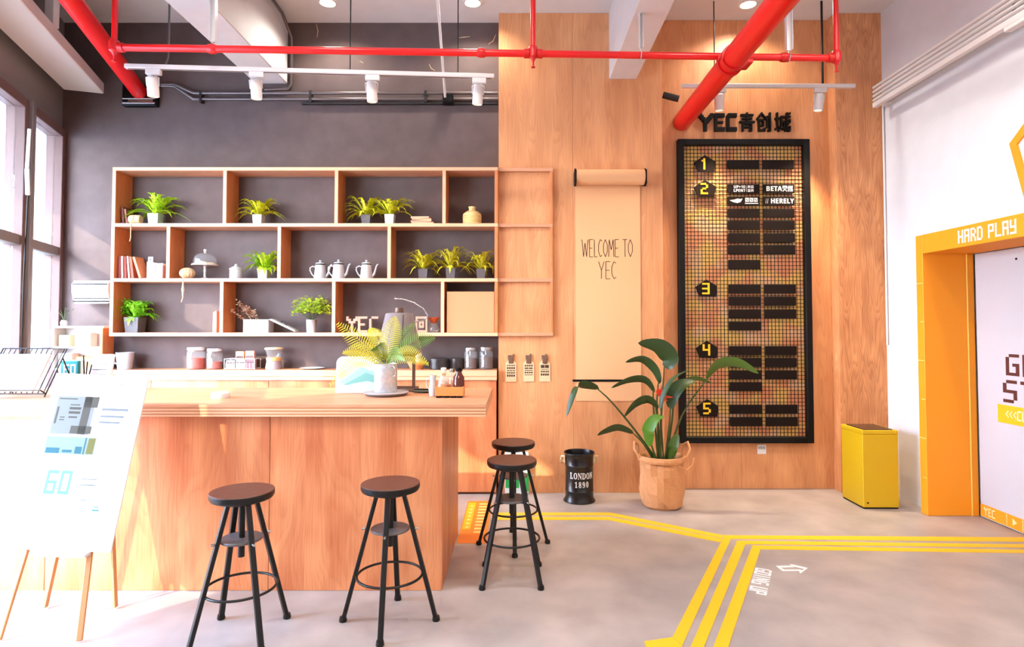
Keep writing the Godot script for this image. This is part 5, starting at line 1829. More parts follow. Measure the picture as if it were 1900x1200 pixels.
	t = thing("wall_label", "small white label card under the directory board", "label", Vector3(2.2212, 0.3143, -5.53))
	s = mb()
	span(s, Vector3(-0.04, 0, 0.001), Vector3(0.04, 0.085, 0.008), 0.002)
	obj("card", s, M.white, t)
	s = mb()
	for i in 5:
		span(s, Vector3(-0.03 + i * 0.013, 0.045, 0.008), Vector3(-0.025 + i * 0.013, 0.07, 0.0086))
	obj("print", s, M.ink, t)

# ---------------------------------------------------------------- on the wood panelling
func build_panel_things() -> void:
	var s: SurfaceTool
	# hanging kraft paper scroll
	var xa := 0.5200
	var xb := 1.1026
	var yt := 2.7958
	var t := thing("paper_scroll", "hanging kraft paper scroll reading WELCOME TO YEC", "paper scroll", Vector3((xa + xb) / 2, 0, -5.40))
	var hw := (xb - xa) / 2.0
	s = mb()
	tube(s, [Vector3(-hw, yt, 0.085), Vector3(hw + 0.02, yt, 0.085)], 0.068, 28)
	obj("roll", s, M.paper, t)
	s = mb()
	span(s, Vector3(-hw, 0.8117, 0.006), Vector3(hw, yt - 0.03, 0.0085))
	obj("sheet", s, M.paper, t)
	for sg in [-1.0, 1.0]:
		s = mb()
		var x: float = sg * (hw + 0.008) + (0.02 if sg > 0 else 0.0)
		prism(s, PackedVector2Array([Vector2(0.001, yt - 0.06), Vector2(0.10, yt - 0.085), Vector2(0.15, yt - 0.06), Vector2(0.15, yt + 0.05), Vector2(0.10, yt + 0.075), Vector2(0.001, yt + 0.05)]), 0.012, Transform3D(Basis(Vector3.BACK, Vector3.UP, Vector3.LEFT), Vector3(x + 0.006, 0, 0)))
		obj("bracket", s, M.plaque, t)
	s = mb()
	span(s, Vector3(-hw - 0.03, 0.9833, 0.009), Vector3(hw, 1.0024, 0.018), 0.002)
	obj("hold_bar", s, M.black, t)
	# thin hand lettering drawn as strokes, ten units tall
	var strokes := {
		"W": [[0, 10, 1, 0], [1, 0, 2, 8], [2, 8, 3, 0], [3, 0, 4, 10]], "E": [[0, 0, 0, 10], [0, 10, 2.4, 10], [0, 5, 2, 5], [0, 0, 2.4, 0]], "L": [[0, 10, 0, 0], [0, 0, 2, 0]],
		"C": [[2.4, 9, 1.2, 10], [1.2, 10, 0, 7], [0, 7, 0, 3], [0, 3, 1.2, 0], [1.2, 0, 2.4, 1]], "O": [[1.3, 10, 0, 7], [0, 7, 0, 3], [0, 3, 1.3, 0], [1.3, 0, 2.6, 3], [2.6, 3, 2.6, 7], [2.6, 7, 1.3, 10]],
		"M": [[0, 0, 0.4, 10], [0.4, 10, 1.7, 4], [1.7, 4, 3, 10], [3, 10, 3.4, 0]], "T": [[0, 10, 3, 10], [1.5, 10, 1.5, 0]], "Y": [[0, 10, 1.5, 5], [3, 10, 1.5, 5], [1.5, 5, 1.5, 0]]}
	var ad := {"W": 4.9, "E": 3.2, "L": 2.7, "C": 3.2, "O": 3.4, "M": 4.2, "T": 3.7, "Y": 3.9, " ": 1.8}
	for line in [["WELCOME TO", 0.5784, 1.0315, 2.0971, 2.2519], ["YEC", 0.7270, 0.8859, 1.8992, 2.0536]]:
		var total := 0.0
		for ch in line[0]:
			total += ad[ch]
		var ux: float = (line[2] - line[1]) / (total - 0.7)
		var uy: float = (line[4] - line[3]) / 10.0
		var x: float = line[1] - t.position.x
		for ch in line[0]:
			if ch != " ":
				s = mb()
				for q in strokes[ch]:
					var a := Vector3(x + q[0] * ux, line[3] + q[1] * uy, 0.0092)
					var b := Vector3(x + q[2] * ux, line[3] + q[3] * uy, 0.0092)
					bar(s, a, b, 0.0055, 0.0012, 0.0, Vector3.BACK)
				obj("letter", s, M.ink, t)
			x += ad[ch] * ux
	# three clipped tags
	var rows := [[[5, 0.6], [4, 1.0], [3, 0.5], [4, 0.7], [4, 1.1]], [[4, 0.8], [2, 0.7], [1, 0.4], [4, 0.8], [6, 0.5]], [[2, 1.6], [1, 0.3], [5, 0.9], [4, 1.1]]]
	var lab := ["cream paper tag of black print under a clip, beside the shelf end", "cream paper tag of black print, the middle one of three clips", "cream paper tag with a big black emblem, last of three clips beside the scroll"]
	var px := [-0.0575, 0.1006, 0.2442]
	for i in 3:
		t = thing("clip_tag", lab[i], "tag", Vector3(px[i], 0.9833, -5.40), 0.0, "paper tags clipped to the panelling")
		s = mb()
		prism(s, PackedVector2Array([Vector2(-0.048, 0), Vector2(0.048, 0), Vector2(0.048, 0.165), Vector2(0.03, 0.182), Vector2(-0.03, 0.182), Vector2(-0.048, 0.165)]), 0.004, Transform3D(Basis.IDENTITY, Vector3(0, 0, 0.004)))
		obj("card", s, mat(Color(0.87, 0.73, 0.56), 0.8), t)
		s = mb()
		var y := 0.148
		for r in rows[i]:
			var hh: float = 0.017 * r[1]
			var wid := 0.076
			for k in r[0]:
				var c0: float = -wid / 2 + wid * k / r[0]
				span(s, Vector3(c0 + 0.002, y - hh, 0.008), Vector3(c0 + wid / r[0] - 0.002, y, 0.009))
			y -= hh + 0.0095
		obj("print", s, M.ink, t)
		s = mb()
		span(s, Vector3(-0.022, 0.16, 0.009), Vector3(0.022, 0.205, 0.02), 0.005)
		span(s, Vector3(-0.028, 0.195, 0.001), Vector3(0.012, 0.235, 0.014), 0.003)
		box(s, Vector3(0.015, 0.222, 0.012), Vector3(0.016, 0.05, 0.01), 0.002, Basis(Vector3.BACK, -0.45 + i * 0.35))
		obj("clip", s, M.walnut, t)

# ---------------------------------------------------------------- the portal in the right wall
func build_portal() -> void:
	var s: SurfaceTool
	var facing := Basis(Vector3.BACK, Vector3.UP, Vector3.LEFT)
	var t := thing("portal_frame", "bright yellow-orange portal frame round the white door in the right wall", "door frame")
	s = mb()
	span(s, Vector3(3.20, 0.001, -4.835), Vector3(3.545, 2.20, -4.755), 0.003)
	var jb := obj("jamb", s, M.portal, t)
	s = mb()
	span(s, Vector3(3.55, 0.001, -4.835), Vector3(3.60, 2.05, -4.752), 0.002)
	obj("inner_strip", s, M.portal, jb)
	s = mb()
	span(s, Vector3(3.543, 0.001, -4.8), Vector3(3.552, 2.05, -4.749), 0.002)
	obj("highlight_strip", s, mat(Color(0.99, 0.80, 0.36), 0.4), jb)  # paler strip: highlight along the jamb groove painted as colour
	s = mb()
	span(s, Vector3(3.20, 2.05, -4.753), Vector3(3.60, 2.20, -2.92), 0.003)
	var li := obj("lintel", s, M.portal, t)
	s = mb()
	span(s, Vector3(3.20, 0.001, -3.0), Vector3(3.60, 2.048, -2.92), 0.003)
	obj("jamb", s, M.portal, t)
	s = mb()
	var a := Vector3(3.2000, 2.1061, -4.3646)
	var b := Vector3(3.2000, 2.0941, -3.8537)
	block_words(s, "HARD PLAy", 0.094, 0.002, Transform3D(facing, Vector3(3.2, 2.078, a.z)), (b.z - a.z) / (0.094 / 7.0) / 42.0, 1.05)
	obj("lettering", s, M.white, li)
	s = mb()
	for i in 6:
		var y := 0.29 + i * 0.305
		span(s, Vector3(3.1985, y, -4.832 if i % 2 == 1 else -4.795), Vector3(3.1995, y + 0.006, -4.757))
	obj("ruler_ticks", s, mat(Color(0.99, 0.86, 0.55), 0.5), jb)
	# door leaf
	var d := Node3D.new()
	d.name = "door_1"
	d.set_meta("kind", "structure")
	add_child(d)
	s = mb()
	span(s, Vector3(3.602, 0.004, -4.74), Vector3(3.66, 2.046, -3.01), 0.002)
	var leaf := obj("leaf", s, mat(Color(0.79, 0.785, 0.82), 0.55), d)
	s = mb()
	span(s, Vector3(3.597, 0.012, -4.735), Vector3(3.6015, 0.105, -3.02))
	var st := obj("yellow_band", s, M.portal, d)
	s = mb()
	block_words(s, "YEC", 0.062, 0.001, Transform3D(facing, Vector3(3.597, 0.028, -4.70)), 0.80, 1.02)
	span(s, Vector3(3.596, 0.02, -4.485), Vector3(3.597, 0.10, -4.480))
	span(s, Vector3(3.596, 0.02, -4.345), Vector3(3.597, 0.10, -4.340))
	prism(s, PackedVector2Array([Vector2(0, 0), Vector2(0.035, 0.025), Vector2(0, 0.05)]), 0.001, Transform3D(facing, Vector3(3.597, 0.035, -4.43)))
	obj("print", s, mat(Color(0.99, 0.88, 0.66), 0.5), st)
	var g0 := Vector3(3.6000, 1.1902, -4.4622)
	var maroon := mat(Color(0.33, 0.14, 0.11), 0.6)
	for q in [["GE", Vector3(3.6000, 1.1198, -4.4062), Vector3(3.6000, 1.2766, -4.4013)], ["ST", Vector3(3.6000, 0.9200, -4.4413), Vector3(3.6000, 1.0857, -4.4362)]]:
		s = mb()
		var z: float = g0.z if q[0] == "GE" else Vector3(3.6000, 0.9928, -4.4931).z
		var hh: float = q[2].y - q[1].y
		block_words(s, q[0], hh, 0.002, Transform3D(facing, Vector3(3.602, q[1].y, z)), 1.32, 1.0)
		obj("lettering", s, maroon, leaf)
	s = mb()
	var c0 := Vector3(3.6000, 0.7658, -4.5453)
	var c1 := Vector3(3.6000, 0.8989, -4.5412)
	span(s, Vector3(3.5985, c0.y, c0.z), Vector3(3.6015, c1.y, -3.5))
	var yb := obj("yellow_sign", s, M.tape, leaf)
	s = mb()
	block_words(s, "<<<CL", 0.07, 0.001, Transform3D(facing, Vector3(3.5985, c0.y + 0.035, c0.z + 0.075)), 0.85, 1.0)
	obj("lettering", s, mat(Color(0.99, 0.93, 0.78), 0.5), yb)
	s = mb()
	lathe(s, [Vector2(0.008, 0), Vector2(0.008, 0.004), Vector2(0, 0.006)], Vector3(3.6020, 1.9666, -4.3442), 10, Basis(Vector3.BACK, PI / 2))
	obj("peephole", s, M.black, leaf)
	# pentagon outline on the wall over the lintel
	t = thing("wall_pentagon", "large yellow pentagon outline on the white wall above the portal", "wall graphic")
	var outer := PackedVector2Array([Vector2(-3.862, 2.20), Vector2(-3.35, 2.20), Vector2(-3.20, 2.70), Vector2(-3.60, 3.02), Vector2(-4.0, 2.70)])
	s = mb()
	var mid := Vector2(-3.60, 2.56)
	for i in 5:
		var p := outer[i]
		var q := outer[(i + 1) % 5]
		prism(s, PackedVector2Array([p, q, mid + (q - mid) * 0.85, mid + (p - mid) * 0.85]), 0.012, Transform3D(facing, Vector3(3.299, 0, 0)))
	obj("outline", s, M.portal, t)

# ---------------------------------------------------------------- markings on the floor
func marking(label: String, outlines: Array, m: Material, group := "", called := "floor_tape") -> Node3D:
	var t := thing(called, label, "floor marking", Vector3.ZERO, 0.0, group)
	for o in outlines:
		var s := mb()
		flat_shape(s, o, 0.0004, 0.0018)
		obj("strip", s, m, t)
	return t

func build_floor_markings() -> void:
	var g := "yellow tape lines on the floor"
	marking("outer yellow tape line turning towards the white door", [PackedVector2Array([Vector2(1.4309, -4.2552), Vector2(1.4872, -4.2552), Vector2(0.7692, -2.8637), Vector2(0.7426, -2.9363)]), PackedVector2Array([Vector2(1.4625, -4.3259), Vector2(3.5534, -4.2827), Vector2(5.0275, -4.2510), Vector2(4.9289, -4.1685), Vector2(3.4832, -4.1991), Vector2(1.4876, -4.2562), Vector2(1.4312, -4.2562)])], M.tape, g)
	marking("middle yellow tape line turning towards the white door", [PackedVector2Array([Vector2(1.5194, -4.2197), Vector2(1.5498, -4.1524), Vector2(0.8708, -2.8590), Vector2(0.7980, -2.7161), Vector2(0.7337, -2.7161)]), PackedVector2Array([Vector2(1.5194, -4.2197), Vector2(3.4407, -4.1484), Vector2(4.8574, -4.1088), Vector2(4.7767, -4.0413), Vector2(3.3911, -4.0893), Vector2(1.5502, -4.1534)])], M.tape, g)
	marking("inner yellow tape line turning towards the white door", [PackedVector2Array([Vector2(1.5882, -4.1285), Vector2(1.6150, -4.0594), Vector2(0.9838, -2.8590), Vector2(0.9100, -2.7161), Vector2(0.8385, -2.7161)]), PackedVector2Array([Vector2(1.5882, -4.1285), Vector2(3.3588, -4.0508), Vector2(4.7317, -4.0037), Vector2(4.6550, -3.9396), Vector2(3.3115, -3.9944), Vector2(1.6153, -4.0603)])], M.tape, g)
	marking("yellow arrowhead ending the outer tape line", [PackedVector2Array([Vector2(0.5977, -2.8971), Vector2(0.7410, -2.9348), Vector2(0.7686, -2.8613), Vector2(0.7369, -2.7812), Vector2(0.5979, -2.6744)])], M.tape, "", "floor_arrowhead")
	marking("upper yellow line of the pair from the orange sticker to the junction", [PackedVector2Array([Vector2(-0.2052, -4.8379), Vector2(0.7354, -4.8379), Vector2(1.4580, -4.3237), Vector2(1.4293, -4.2615), Vector2(0.7166, -4.7706), Vector2(-0.2023, -4.7706)])], M.tape, g)
	marking("lower yellow line of the pair from the orange sticker to the junction", [PackedVector2Array([Vector2(-0.2007, -4.7311), Vector2(0.7107, -4.7311), Vector2(1.4257, -4.2510), Vector2(1.3898, -4.1888), Vector2(0.6917, -4.6604), Vector2(-0.1976, -4.6604)])], M.tape, g)
	var t := marking("white outlined arrow on the floor beside the tape", [PackedVector2Array([Vector2(1.6008, -3.7839), Vector2(1.7168, -3.7897), Vector2(1.7066, -3.7673), Vector2(1.6167, -3.7591)]), PackedVector2Array([Vector2(1.6008, -3.7839), Vector2(1.6167, -3.7591), Vector2(1.6288, -3.7266), Vector2(1.6069, -3.7066)]), PackedVector2Array([Vector2(1.6069, -3.7066), Vector2(1.6295, -3.7282), Vector2(1.7193, -3.7306), Vector2(1.7067, -3.7106)]), PackedVector2Array([Vector2(1.7067, -3.7106), Vector2(1.7210, -3.7306), Vector2(1.7334, -3.7186), Vector2(1.6980, -3.6711)]), PackedVector2Array([Vector2(1.6980, -3.6711), Vector2(1.7263, -3.7106), Vector2(1.7580, -3.7428), Vector2(1.7817, -3.7509)]), PackedVector2Array([Vector2(1.6974, -3.8131), Vector2(1.7170, -3.8047), Vector2(1.7817, -3.7509), Vector2(1.7528, -3.7387), Vector2(1.7008, -3.7839)])], M.white, "", "floor_arrow")
	# GOING UP, read towards the viewer
	t = thing("floor_lettering", "white floor lettering GOING UP along the inner tape line", "floor marking")
	var a := Vector3(1.4643, 0.0000, -3.7591)
	var b := Vector3(1.2821, 0.0000, -3.4034)
	var c := Vector3(1.5332, 0.0000, -3.6868)
	var dirv := (b - a)
	var up := (c - a)
	up.y = 0
	var n := dirv.length()
	var x := dirv / n
	var y := Vector3(-x.z, 0, x.x) * -1.0
	y = (up - x * up.dot(x)).normalized()
	var s := mb()
	var hgt := up.length() * 0.93
	block_words(s, "GOING UP", hgt, 0.0014, Transform3D(Basis(x, y, Vector3.UP), a + Vector3(0, 0.0004, 0)), n / (hgt / 7.0) / 38.0, 1.05)
	obj("letters", s, M.white, t)
	# orange sticker beside the bar
	t = thing("floor_sticker", "orange floor sticker with yellow print beside the bar end", "floor marking")
	s = mb()
	span(s, Vector3(-0.415, 0.0004, -5.15), Vector3(-0.215, 0.0018, -4.17))
	obj("sheet", s, M.sticker, t)
	s = mb()
	span(s, Vector3(-0.405, 0.0018, -5.1), Vector3(-0.345, 0.0026, -4.45))
	obj("yellow_band", s, M.yellow, t)
	s = mb()
	for i in 7:
		span(s, Vector3(-0.385, 0.0026, -5.02 + i * 0.085), Vector3(-0.362, 0.0032, -4.98 + i * 0.085))
	for i in 10:
		span(s, Vector3(-0.315, 0.0018, -5.08 + i * 0.075), Vector3(-0.24, 0.0026, -5.045 + i * 0.075))
	obj("print", s, mat(Color(0.99, 0.84, 0.50), 0.5), t).set_meta("kind", "stuff")

# ---------------------------------------------------------------- things standing on the floor
func make_stool(label: String) -> Node3D:
	var t := thing("bar_stool", label, "stool", Vector3.ZERO, 0.0, "round industrial bar stools")
	var s := mb()
	lathe(s, [Vector2(0, 0.650), Vector2(0.125, 0.650), Vector2(0.141, 0.656), Vector2(0.148, 0.668), Vector2(0.148, 0.686), Vector2(0.146, 0.688)], Vector3.ZERO, 48)
	obj("seat_rim", s, M.black_metal, t)
	s = mb()
	lathe(s, [Vector2(0.147, 0.6875), Vector2(0.1475, 0.690), Vector2(0.145, 0.692), Vector2(0.0, 0.692)], Vector3.ZERO, 48)
	obj("seat", s, M.seat, t)
	s = mb()
	lathe(s, [Vector2(0, 0.636), Vector2(0.085, 0.636), Vector2(0.09, 0.640), Vector2(0.09, 0.6515), Vector2(0, 0.6515)], Vector3.ZERO, 32)
	obj("seat_plate", s, M.black_metal, t)
	for i in 4:
		var a := TAU * i / 4.0
		var u := Vector3(cos(a), 0, sin(a))
		s = mb()
		bar(s, u * 0.068 + Vector3(0, 0.635, 0), u * 0.232 + Vector3(0, 0.012, 0), 0.020, 0.026, 0.003, u.cross(Vector3.UP))
		var lg := obj("leg", s, M.black_metal, t)
		s = mb()
		lathe(s, [Vector2(0, 0.0), Vector2(0.018, 0.0), Vector2(0.02, 0.006), Vector2(0.017, 0.024), Vector2(0, 0.026)], u * 0.234, 14)
		obj("foot_pad", s, M.black_metal, lg)
		s = mb()
		tube(s, [u * 0.126 + Vector3(0, 0.462, 0), u * 0.142 + Vector3(0, 0.462, 0)], 0.006, 8)
		obj("bolt", s, M.steel, lg)
	s = mb()
	hoop(s, Vector3(0, 0.232, 0), 0.163, 0.0065, 48, 8)
	obj("foot_ring", s, M.black_metal, t)
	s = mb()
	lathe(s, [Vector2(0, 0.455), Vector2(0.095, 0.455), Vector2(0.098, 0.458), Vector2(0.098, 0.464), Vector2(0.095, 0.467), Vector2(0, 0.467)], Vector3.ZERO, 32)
	obj("brace_plate", s, mat(Color(0.40, 0.38, 0.38), 0.4, 0.3), t)  # lighter grey than the legs: light from above put into the colour
	s = mb()
	tube(s, [Vector3(0, 0.375, 0), Vector3(0, 0.635, 0)], 0.0155, 14)
	obj("screw_post", s, M.black_metal, t)
	return t

func big_leaf(parent: Node3D, stalk: Array, mid: Array, wide: float, m: Material, side: Vector3, fold := 0.35) -> void:
	# leaf of a bird of paradise with its stalk as a sub-part
	var s := mb()
	var curve := []
	var n := 14
	var w := []
	for i in n + 1:
		var q := i / float(n)
		var f := q * (mid.size() - 1)
		var j := mini(int(f), mid.size() - 2)
		var p0: Vector3 = mid[maxi(j - 1, 0)]
		var p3: Vector3 = mid[mini(j + 2, mid.size() - 1)]
		curve.append(mid[j].cubic_interpolate(mid[j + 1], p0, p3, f - j))
		w.append(wide * pow(sin(PI * clampf(pow(q, 0.8), 0.0, 1.0)), 0.7) + 0.001)
	blade(s, curve, w, side, fold)
	var lf := obj("leaf", s, m, parent)
	s = mb()
	var st := []
	for i in 9:
		var q := i / 8.0
		var f := q * (stalk.size() - 1)
		var j := mini(int(f), stalk.size() - 2)
		st.append(stalk[j].cubic_interpolate(stalk[j + 1], stalk[maxi(j - 1, 0)], stalk[mini(j + 2, stalk.size() - 1)], f - j))
	var rr := []
	for i in 9:
		rr.append(0.011 - 0.006 * i / 8.0)
	tube(s, st, rr, 8)
	obj("stalk", s, M.stalk, lf)

func build_floor_things() -> void:
	var s: SurfaceTool
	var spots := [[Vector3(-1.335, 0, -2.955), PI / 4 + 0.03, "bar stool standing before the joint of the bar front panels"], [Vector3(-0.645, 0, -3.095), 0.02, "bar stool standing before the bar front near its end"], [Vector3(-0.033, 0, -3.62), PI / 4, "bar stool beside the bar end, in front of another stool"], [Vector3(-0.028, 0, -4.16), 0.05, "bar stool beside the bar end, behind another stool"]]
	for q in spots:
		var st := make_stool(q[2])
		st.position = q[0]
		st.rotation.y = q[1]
	# London bucket
	var t := thing("metal_bucket", "black metal bin lettered LONDON 1890 against the wood panelling", "bin", Vector3(0.5262, 0.0000, -5.1738))
	s = mb()
	lathe(s, [Vector2(0, 0.004), Vector2(0.125, 0.0), Vector2(0.131, 0.004), Vector2(0.128, 0.018), Vector2(0.119, 0.035), Vector2(0.118, 0.09), Vector2(0.121, 0.095), Vector2(0.118, 0.10), Vector2(0.118, 0.30), Vector2(0.121, 0.305), Vector2(0.118, 0.31), Vector2(0.119, 0.37), Vector2(0.124, 0.395), Vector2(0.129, 0.40), Vector2(0.129, 0.407), Vector2(0.122, 0.409), Vector2(0.116, 0.38), Vector2(0.114, 0.02), Vector2(0, 0.012)], Vector3.ZERO, 40)
	obj("body", s, mat(Color(0.03, 0.028, 0.03), 0.3), t)
	s = mb()
	hoop(s, Vector3(0, 0.407, 0), 0.1265, 0.004, 40, 8)
	hoop(s, Vector3(0, 0.006, 0), 0.1315, 0.004, 40, 8)
	obj("rim", s, M.black_metal, t)
	for sg in [-1.0, 1.0]:
		s = mb()
		tube(s, [Vector3(sg * 0.125, 0.375, 0.025), Vector3(sg * 0.15, 0.378, 0.02), Vector3(sg * 0.158, 0.34, 0.0), Vector3(sg * 0.15, 0.315, -0.01), Vector3(sg * 0.124, 0.33, -0.025)], 0.009, 8)
		span(s, Vector3(sg * 0.119 - 0.004, 0.32, -0.03), Vector3(sg * 0.119 + sg * 0.012, 0.38, 0.03), 0.003)
		obj("handle", s, M.cream, t)
	for line in [["LONDON", 0.205, 0.235, 0.048], ["1890", 0.135, 0.19, 0.046]]:
		var txt: String = line[0]
		for i in txt.length():
			var a: float = (i - (txt.length() - 1) / 2.0) * (0.30 if txt == "LONDON" else 0.27) + 0.08
			var tf := Transform3D(Basis(Vector3.UP, a), Vector3(sin(a) * 0.1195, line[1] + line[3] * 0.5, cos(a) * 0.1195))
			words("letter", txt[i], line[3], M.white, t, tf, 0.003, "Droid Serif", 700, 0.66)
	# bird of paradise in a paper bag
	var pb := Vector3(1.1899, 0.0000, -5.0221)
	t = thing("paper_bag_plant", "tall broad-leaved plant in a brown paper bag with a rolled rim", "potted plant", pb)
	s = mb()
	var nz := FastNoiseLite.new()
	nz.seed = 5
	nz.frequency = 5.0
	var seg := 22
	var prof := [[0.0, 0.004], [0.14, 0.0], [0.162, 0.02], [0.170, 0.07], [0.176, 0.13], [0.174, 0.20], [0.178, 0.27], [0.177, 0.33], [0.176, 0.365], [0.190, 0.372], [0.196, 0.39], [0.192, 0.412], [0.180, 0.42], [0.172, 0.40], [0.168, 0.36]]
	var rings := []
	for p in prof:
		var ring := PackedVector3Array()
		for k in seg:
			var a := TAU * k / seg
			var dent := 1.0
			if p[1] > 0.01 and p[1] < 0.37:
				dent += 0.16 * nz.get_noise_3d(cos(a) * 0.3, p[1] * 1.3, sin(a) * 0.3) + 0.05 * (absf(sin(a * 2.0 + 0.5)) - 0.6)
			elif p[1] >= 0.37:
				dent += 0.03 * nz.get_noise_3d(cos(a) * 0.3, 4.0, sin(a) * 0.3)
			ring.append(Vector3(cos(a) * p[0] * dent, p[1], sin(a) * p[0] * dent))
		rings.append(ring)
	s.set_smooth_group(-1)
	for i in rings.size() - 1:
		for k in seg:
			var l := (k + 1) % seg
			tri3(s, rings[i][k], rings[i + 1][l], rings[i + 1][k])
			if i > 0:
				tri3(s, rings[i][k], rings[i][l], rings[i + 1][l])
	obj("paper_bag", s, M.kraft, t)
	s = mb()
	for e in [[-0.19, 1], [0.19, -1]]:
		tube(s, [Vector3(e[0], 0.40, 0.05), Vector3(e[0] * 1.2, 0.47, 0.03), Vector3(e[0] * 1.16, 0.52, -0.01), Vector3(e[0] * 0.98, 0.49, -0.04), Vector3(e[0] * 0.95, 0.40, -0.05)], [0.008, 0.011, 0.011, 0.01, 0.008], 8)
	tube(s, [Vector3(0.10, 0.36, 0.17), Vector3(0.16, 0.33, 0.17), Vector3(0.22, 0.36, 0.12), Vector3(0.245, 0.41, 0.08)], 0.006, 8)
	obj("handle", s, M.kraft, t)
	s = mb()
	lathe(s, [Vector2(0.17, 0.365), Vector2(0.1, 0.375), Vector2(0, 0.38)], Vector3.ZERO, 24)
	obj("soil", s, M.soil, t)
	# leaves: stalk from the soil, then the blade; offsets in metres from the foot of the bag
	var o := Vector3(0, 0, 0)
	var L := [
		# tall upright leaf whose blade droops to the left
		[[Vector3(-0.01, 0.37, 0.0), Vector3(0.0, 0.8, 0.02), Vector3(0.02, 1.14, 0.03)], [Vector3(0.06, 1.12, 0.03), Vector3(0.06, 1.22, 0.035), Vector3(-0.03, 1.31, 0.05), Vector3(-0.20, 1.34, 0.06)], 0.075, M.leaf_dark, Vector3(0.5, 0.9, 0.35)],
		# long leaf out to the right, arching over the board
		[[Vector3(0.05, 0.37, 0.0), Vector3(0.17, 0.75, 0.02), Vector3(0.38, 1.06, 0.05)], [Vector3(0.36, 1.04, 0.05), Vector3(0.47, 1.16, 0.06), Vector3(0.62, 1.17, 0.07), Vector3(0.78, 1.09, 0.08)], 0.05, M.leaf_mid, Vector3(-0.1, 0.85, 0.5)],
		# leaf low over the bucket on the left
		[[Vector3(-0.06, 0.37, 0.02), Vector3(-0.16, 0.52, 0.05), Vector3(-0.24, 0.60, 0.06)], [Vector3(-0.24, 0.60, 0.06), Vector3(-0.36, 0.645, 0.07), Vector3(-0.46, 0.62, 0.07), Vector3(-0.54, 0.59, 0.08)], 0.035, M.leaf_dark, Vector3(0.0, 0.85, 0.5)],
		# far left leaf folded down over the scroll
		[[Vector3(-0.04, 0.37, 0.0), Vector3(-0.22, 0.62, 0.03), Vector3(-0.42, 0.86, 0.05), Vector3(-0.54, 0.97, 0.06)], [Vector3(-0.52, 0.965, 0.06), Vector3(-0.66, 0.99, 0.07), Vector3(-0.72, 0.93, 0.08), Vector3(-0.79, 0.74, 0.09)], 0.05, M.leaf_dark, Vector3(0.6, 0.6, 0.5)],
		# leaves round the middle
		[[Vector3(-0.03, 0.37, 0.02), Vector3(-0.04, 0.65, 0.05), Vector3(-0.06, 0.82, 0.06)], [Vector3(-0.04, 0.80, 0.06), Vector3(-0.12, 0.87, 0.07), Vector3(-0.22, 0.84, 0.08), Vector3(-0.32, 0.74, 0.09)], 0.042, M.leaf_dark, Vector3(-0.3, 0.8, 0.5)],
		[[Vector3(-0.02, 0.37, -0.02), Vector3(-0.06, 0.75, 0.0), Vector3(-0.07, 0.95, 0.02)], [Vector3(-0.06, 0.93, 0.02), Vector3(-0.14, 1.03, 0.03), Vector3(-0.27, 1.03, 0.04), Vector3(-0.42, 0.97, 0.05)], 0.034, M.leaf_dark, Vector3(-0.1, 0.85, 0.5)],
		[[Vector3(0.0, 0.37, -0.03), Vector3(-0.03, 0.8, -0.02), Vector3(-0.02, 1.02, 0.0)], [Vector3(-0.01, 1.0, 0.0), Vector3(-0.06, 1.12, 0.01), Vector3(-0.16, 1.20, 0.02), Vector3(-0.30, 1.18, 0.03)], 0.04, M.leaf_dark, Vector3(0.1, 0.85, 0.5)],
		[[Vector3(0.02, 0.37, 0.03), Vector3(0.05, 0.65, 0.06), Vector3(0.06, 0.83, 0.07)], [Vector3(0.06, 0.80, 0.07), Vector3(0.09, 0.93, 0.08), Vector3(0.16, 1.0, 0.08), Vector3(0.26, 1.03, 0.08)], 0.06, M.leaf_dark, Vector3(0.7, -0.3, 0.6)],
		[[Vector3(0.04, 0.37, -0.02), Vector3(0.09, 0.7, 0.0), Vector3(0.10, 0.92, 0.02)], [Vector3(0.09, 0.90, 0.02), Vector3(0.17, 1.0, 0.03), Vector3(0.28, 1.04, 0.04), Vector3(0.40, 1.01, 0.05)], 0.04, M.leaf_mid, Vector3(0.1, 0.6, 0.8)],
		[[Vector3(-0.05, 0.37, 0.05), Vector3(-0.09, 0.48, 0.08), Vector3(-0.11, 0.54, 0.09)], [Vector3(-0.12, 0.50, 0.09), Vector3(-0.13, 0.62, 0.10), Vector3(-0.08, 0.72, 0.11), Vector3(0.0, 0.745, 0.11)], 0.05, leafy(Color(0.30, 0.48, 0.08), 0.3), Vector3(0.8, -0.2, 0.5)],
		[[Vector3(-0.02, 0.37, 0.06), Vector3(-0.03, 0.6, 0.09), Vector3(-0.02, 0.84, 0.1)], [Vector3(-0.03, 0.80, 0.1), Vector3(0.0, 0.92, 0.1), Vector3(0.08, 1.05, 0.1), Vector3(0.20, 1.12, 0.1)], 0.025, M.leaf_dark, Vector3(0.6, 0.1, 0.7)],
		[[Vector3(0.06, 0.37, 0.04), Vector3(0.07, 0.40, 0.05), Vector3(0.08, 0.42, 0.06)], [Vector3(0.05, 0.38, 0.05), Vector3(0.075, 0.48, 0.07), Vector3(0.10, 0.56, 0.08), Vector3(0.12, 0.60, 0.08)], 0.04, M.leaf_mid, Vector3(0.8, -0.1, 0.5)]]
	for q in L:
		big_leaf(t, q[0], q[1], q[2], q[3], q[4])
	s = mb()
	var fp := Vector3(-0.02, 0.90, 0.07)
	tube(s, [Vector3(0.01, 0.37, 0.03), Vector3(-0.01, 0.65, 0.05), fp], 0.006, 8)
	obj("flower_stalk", s, M.stalk, t)
	s = mb()
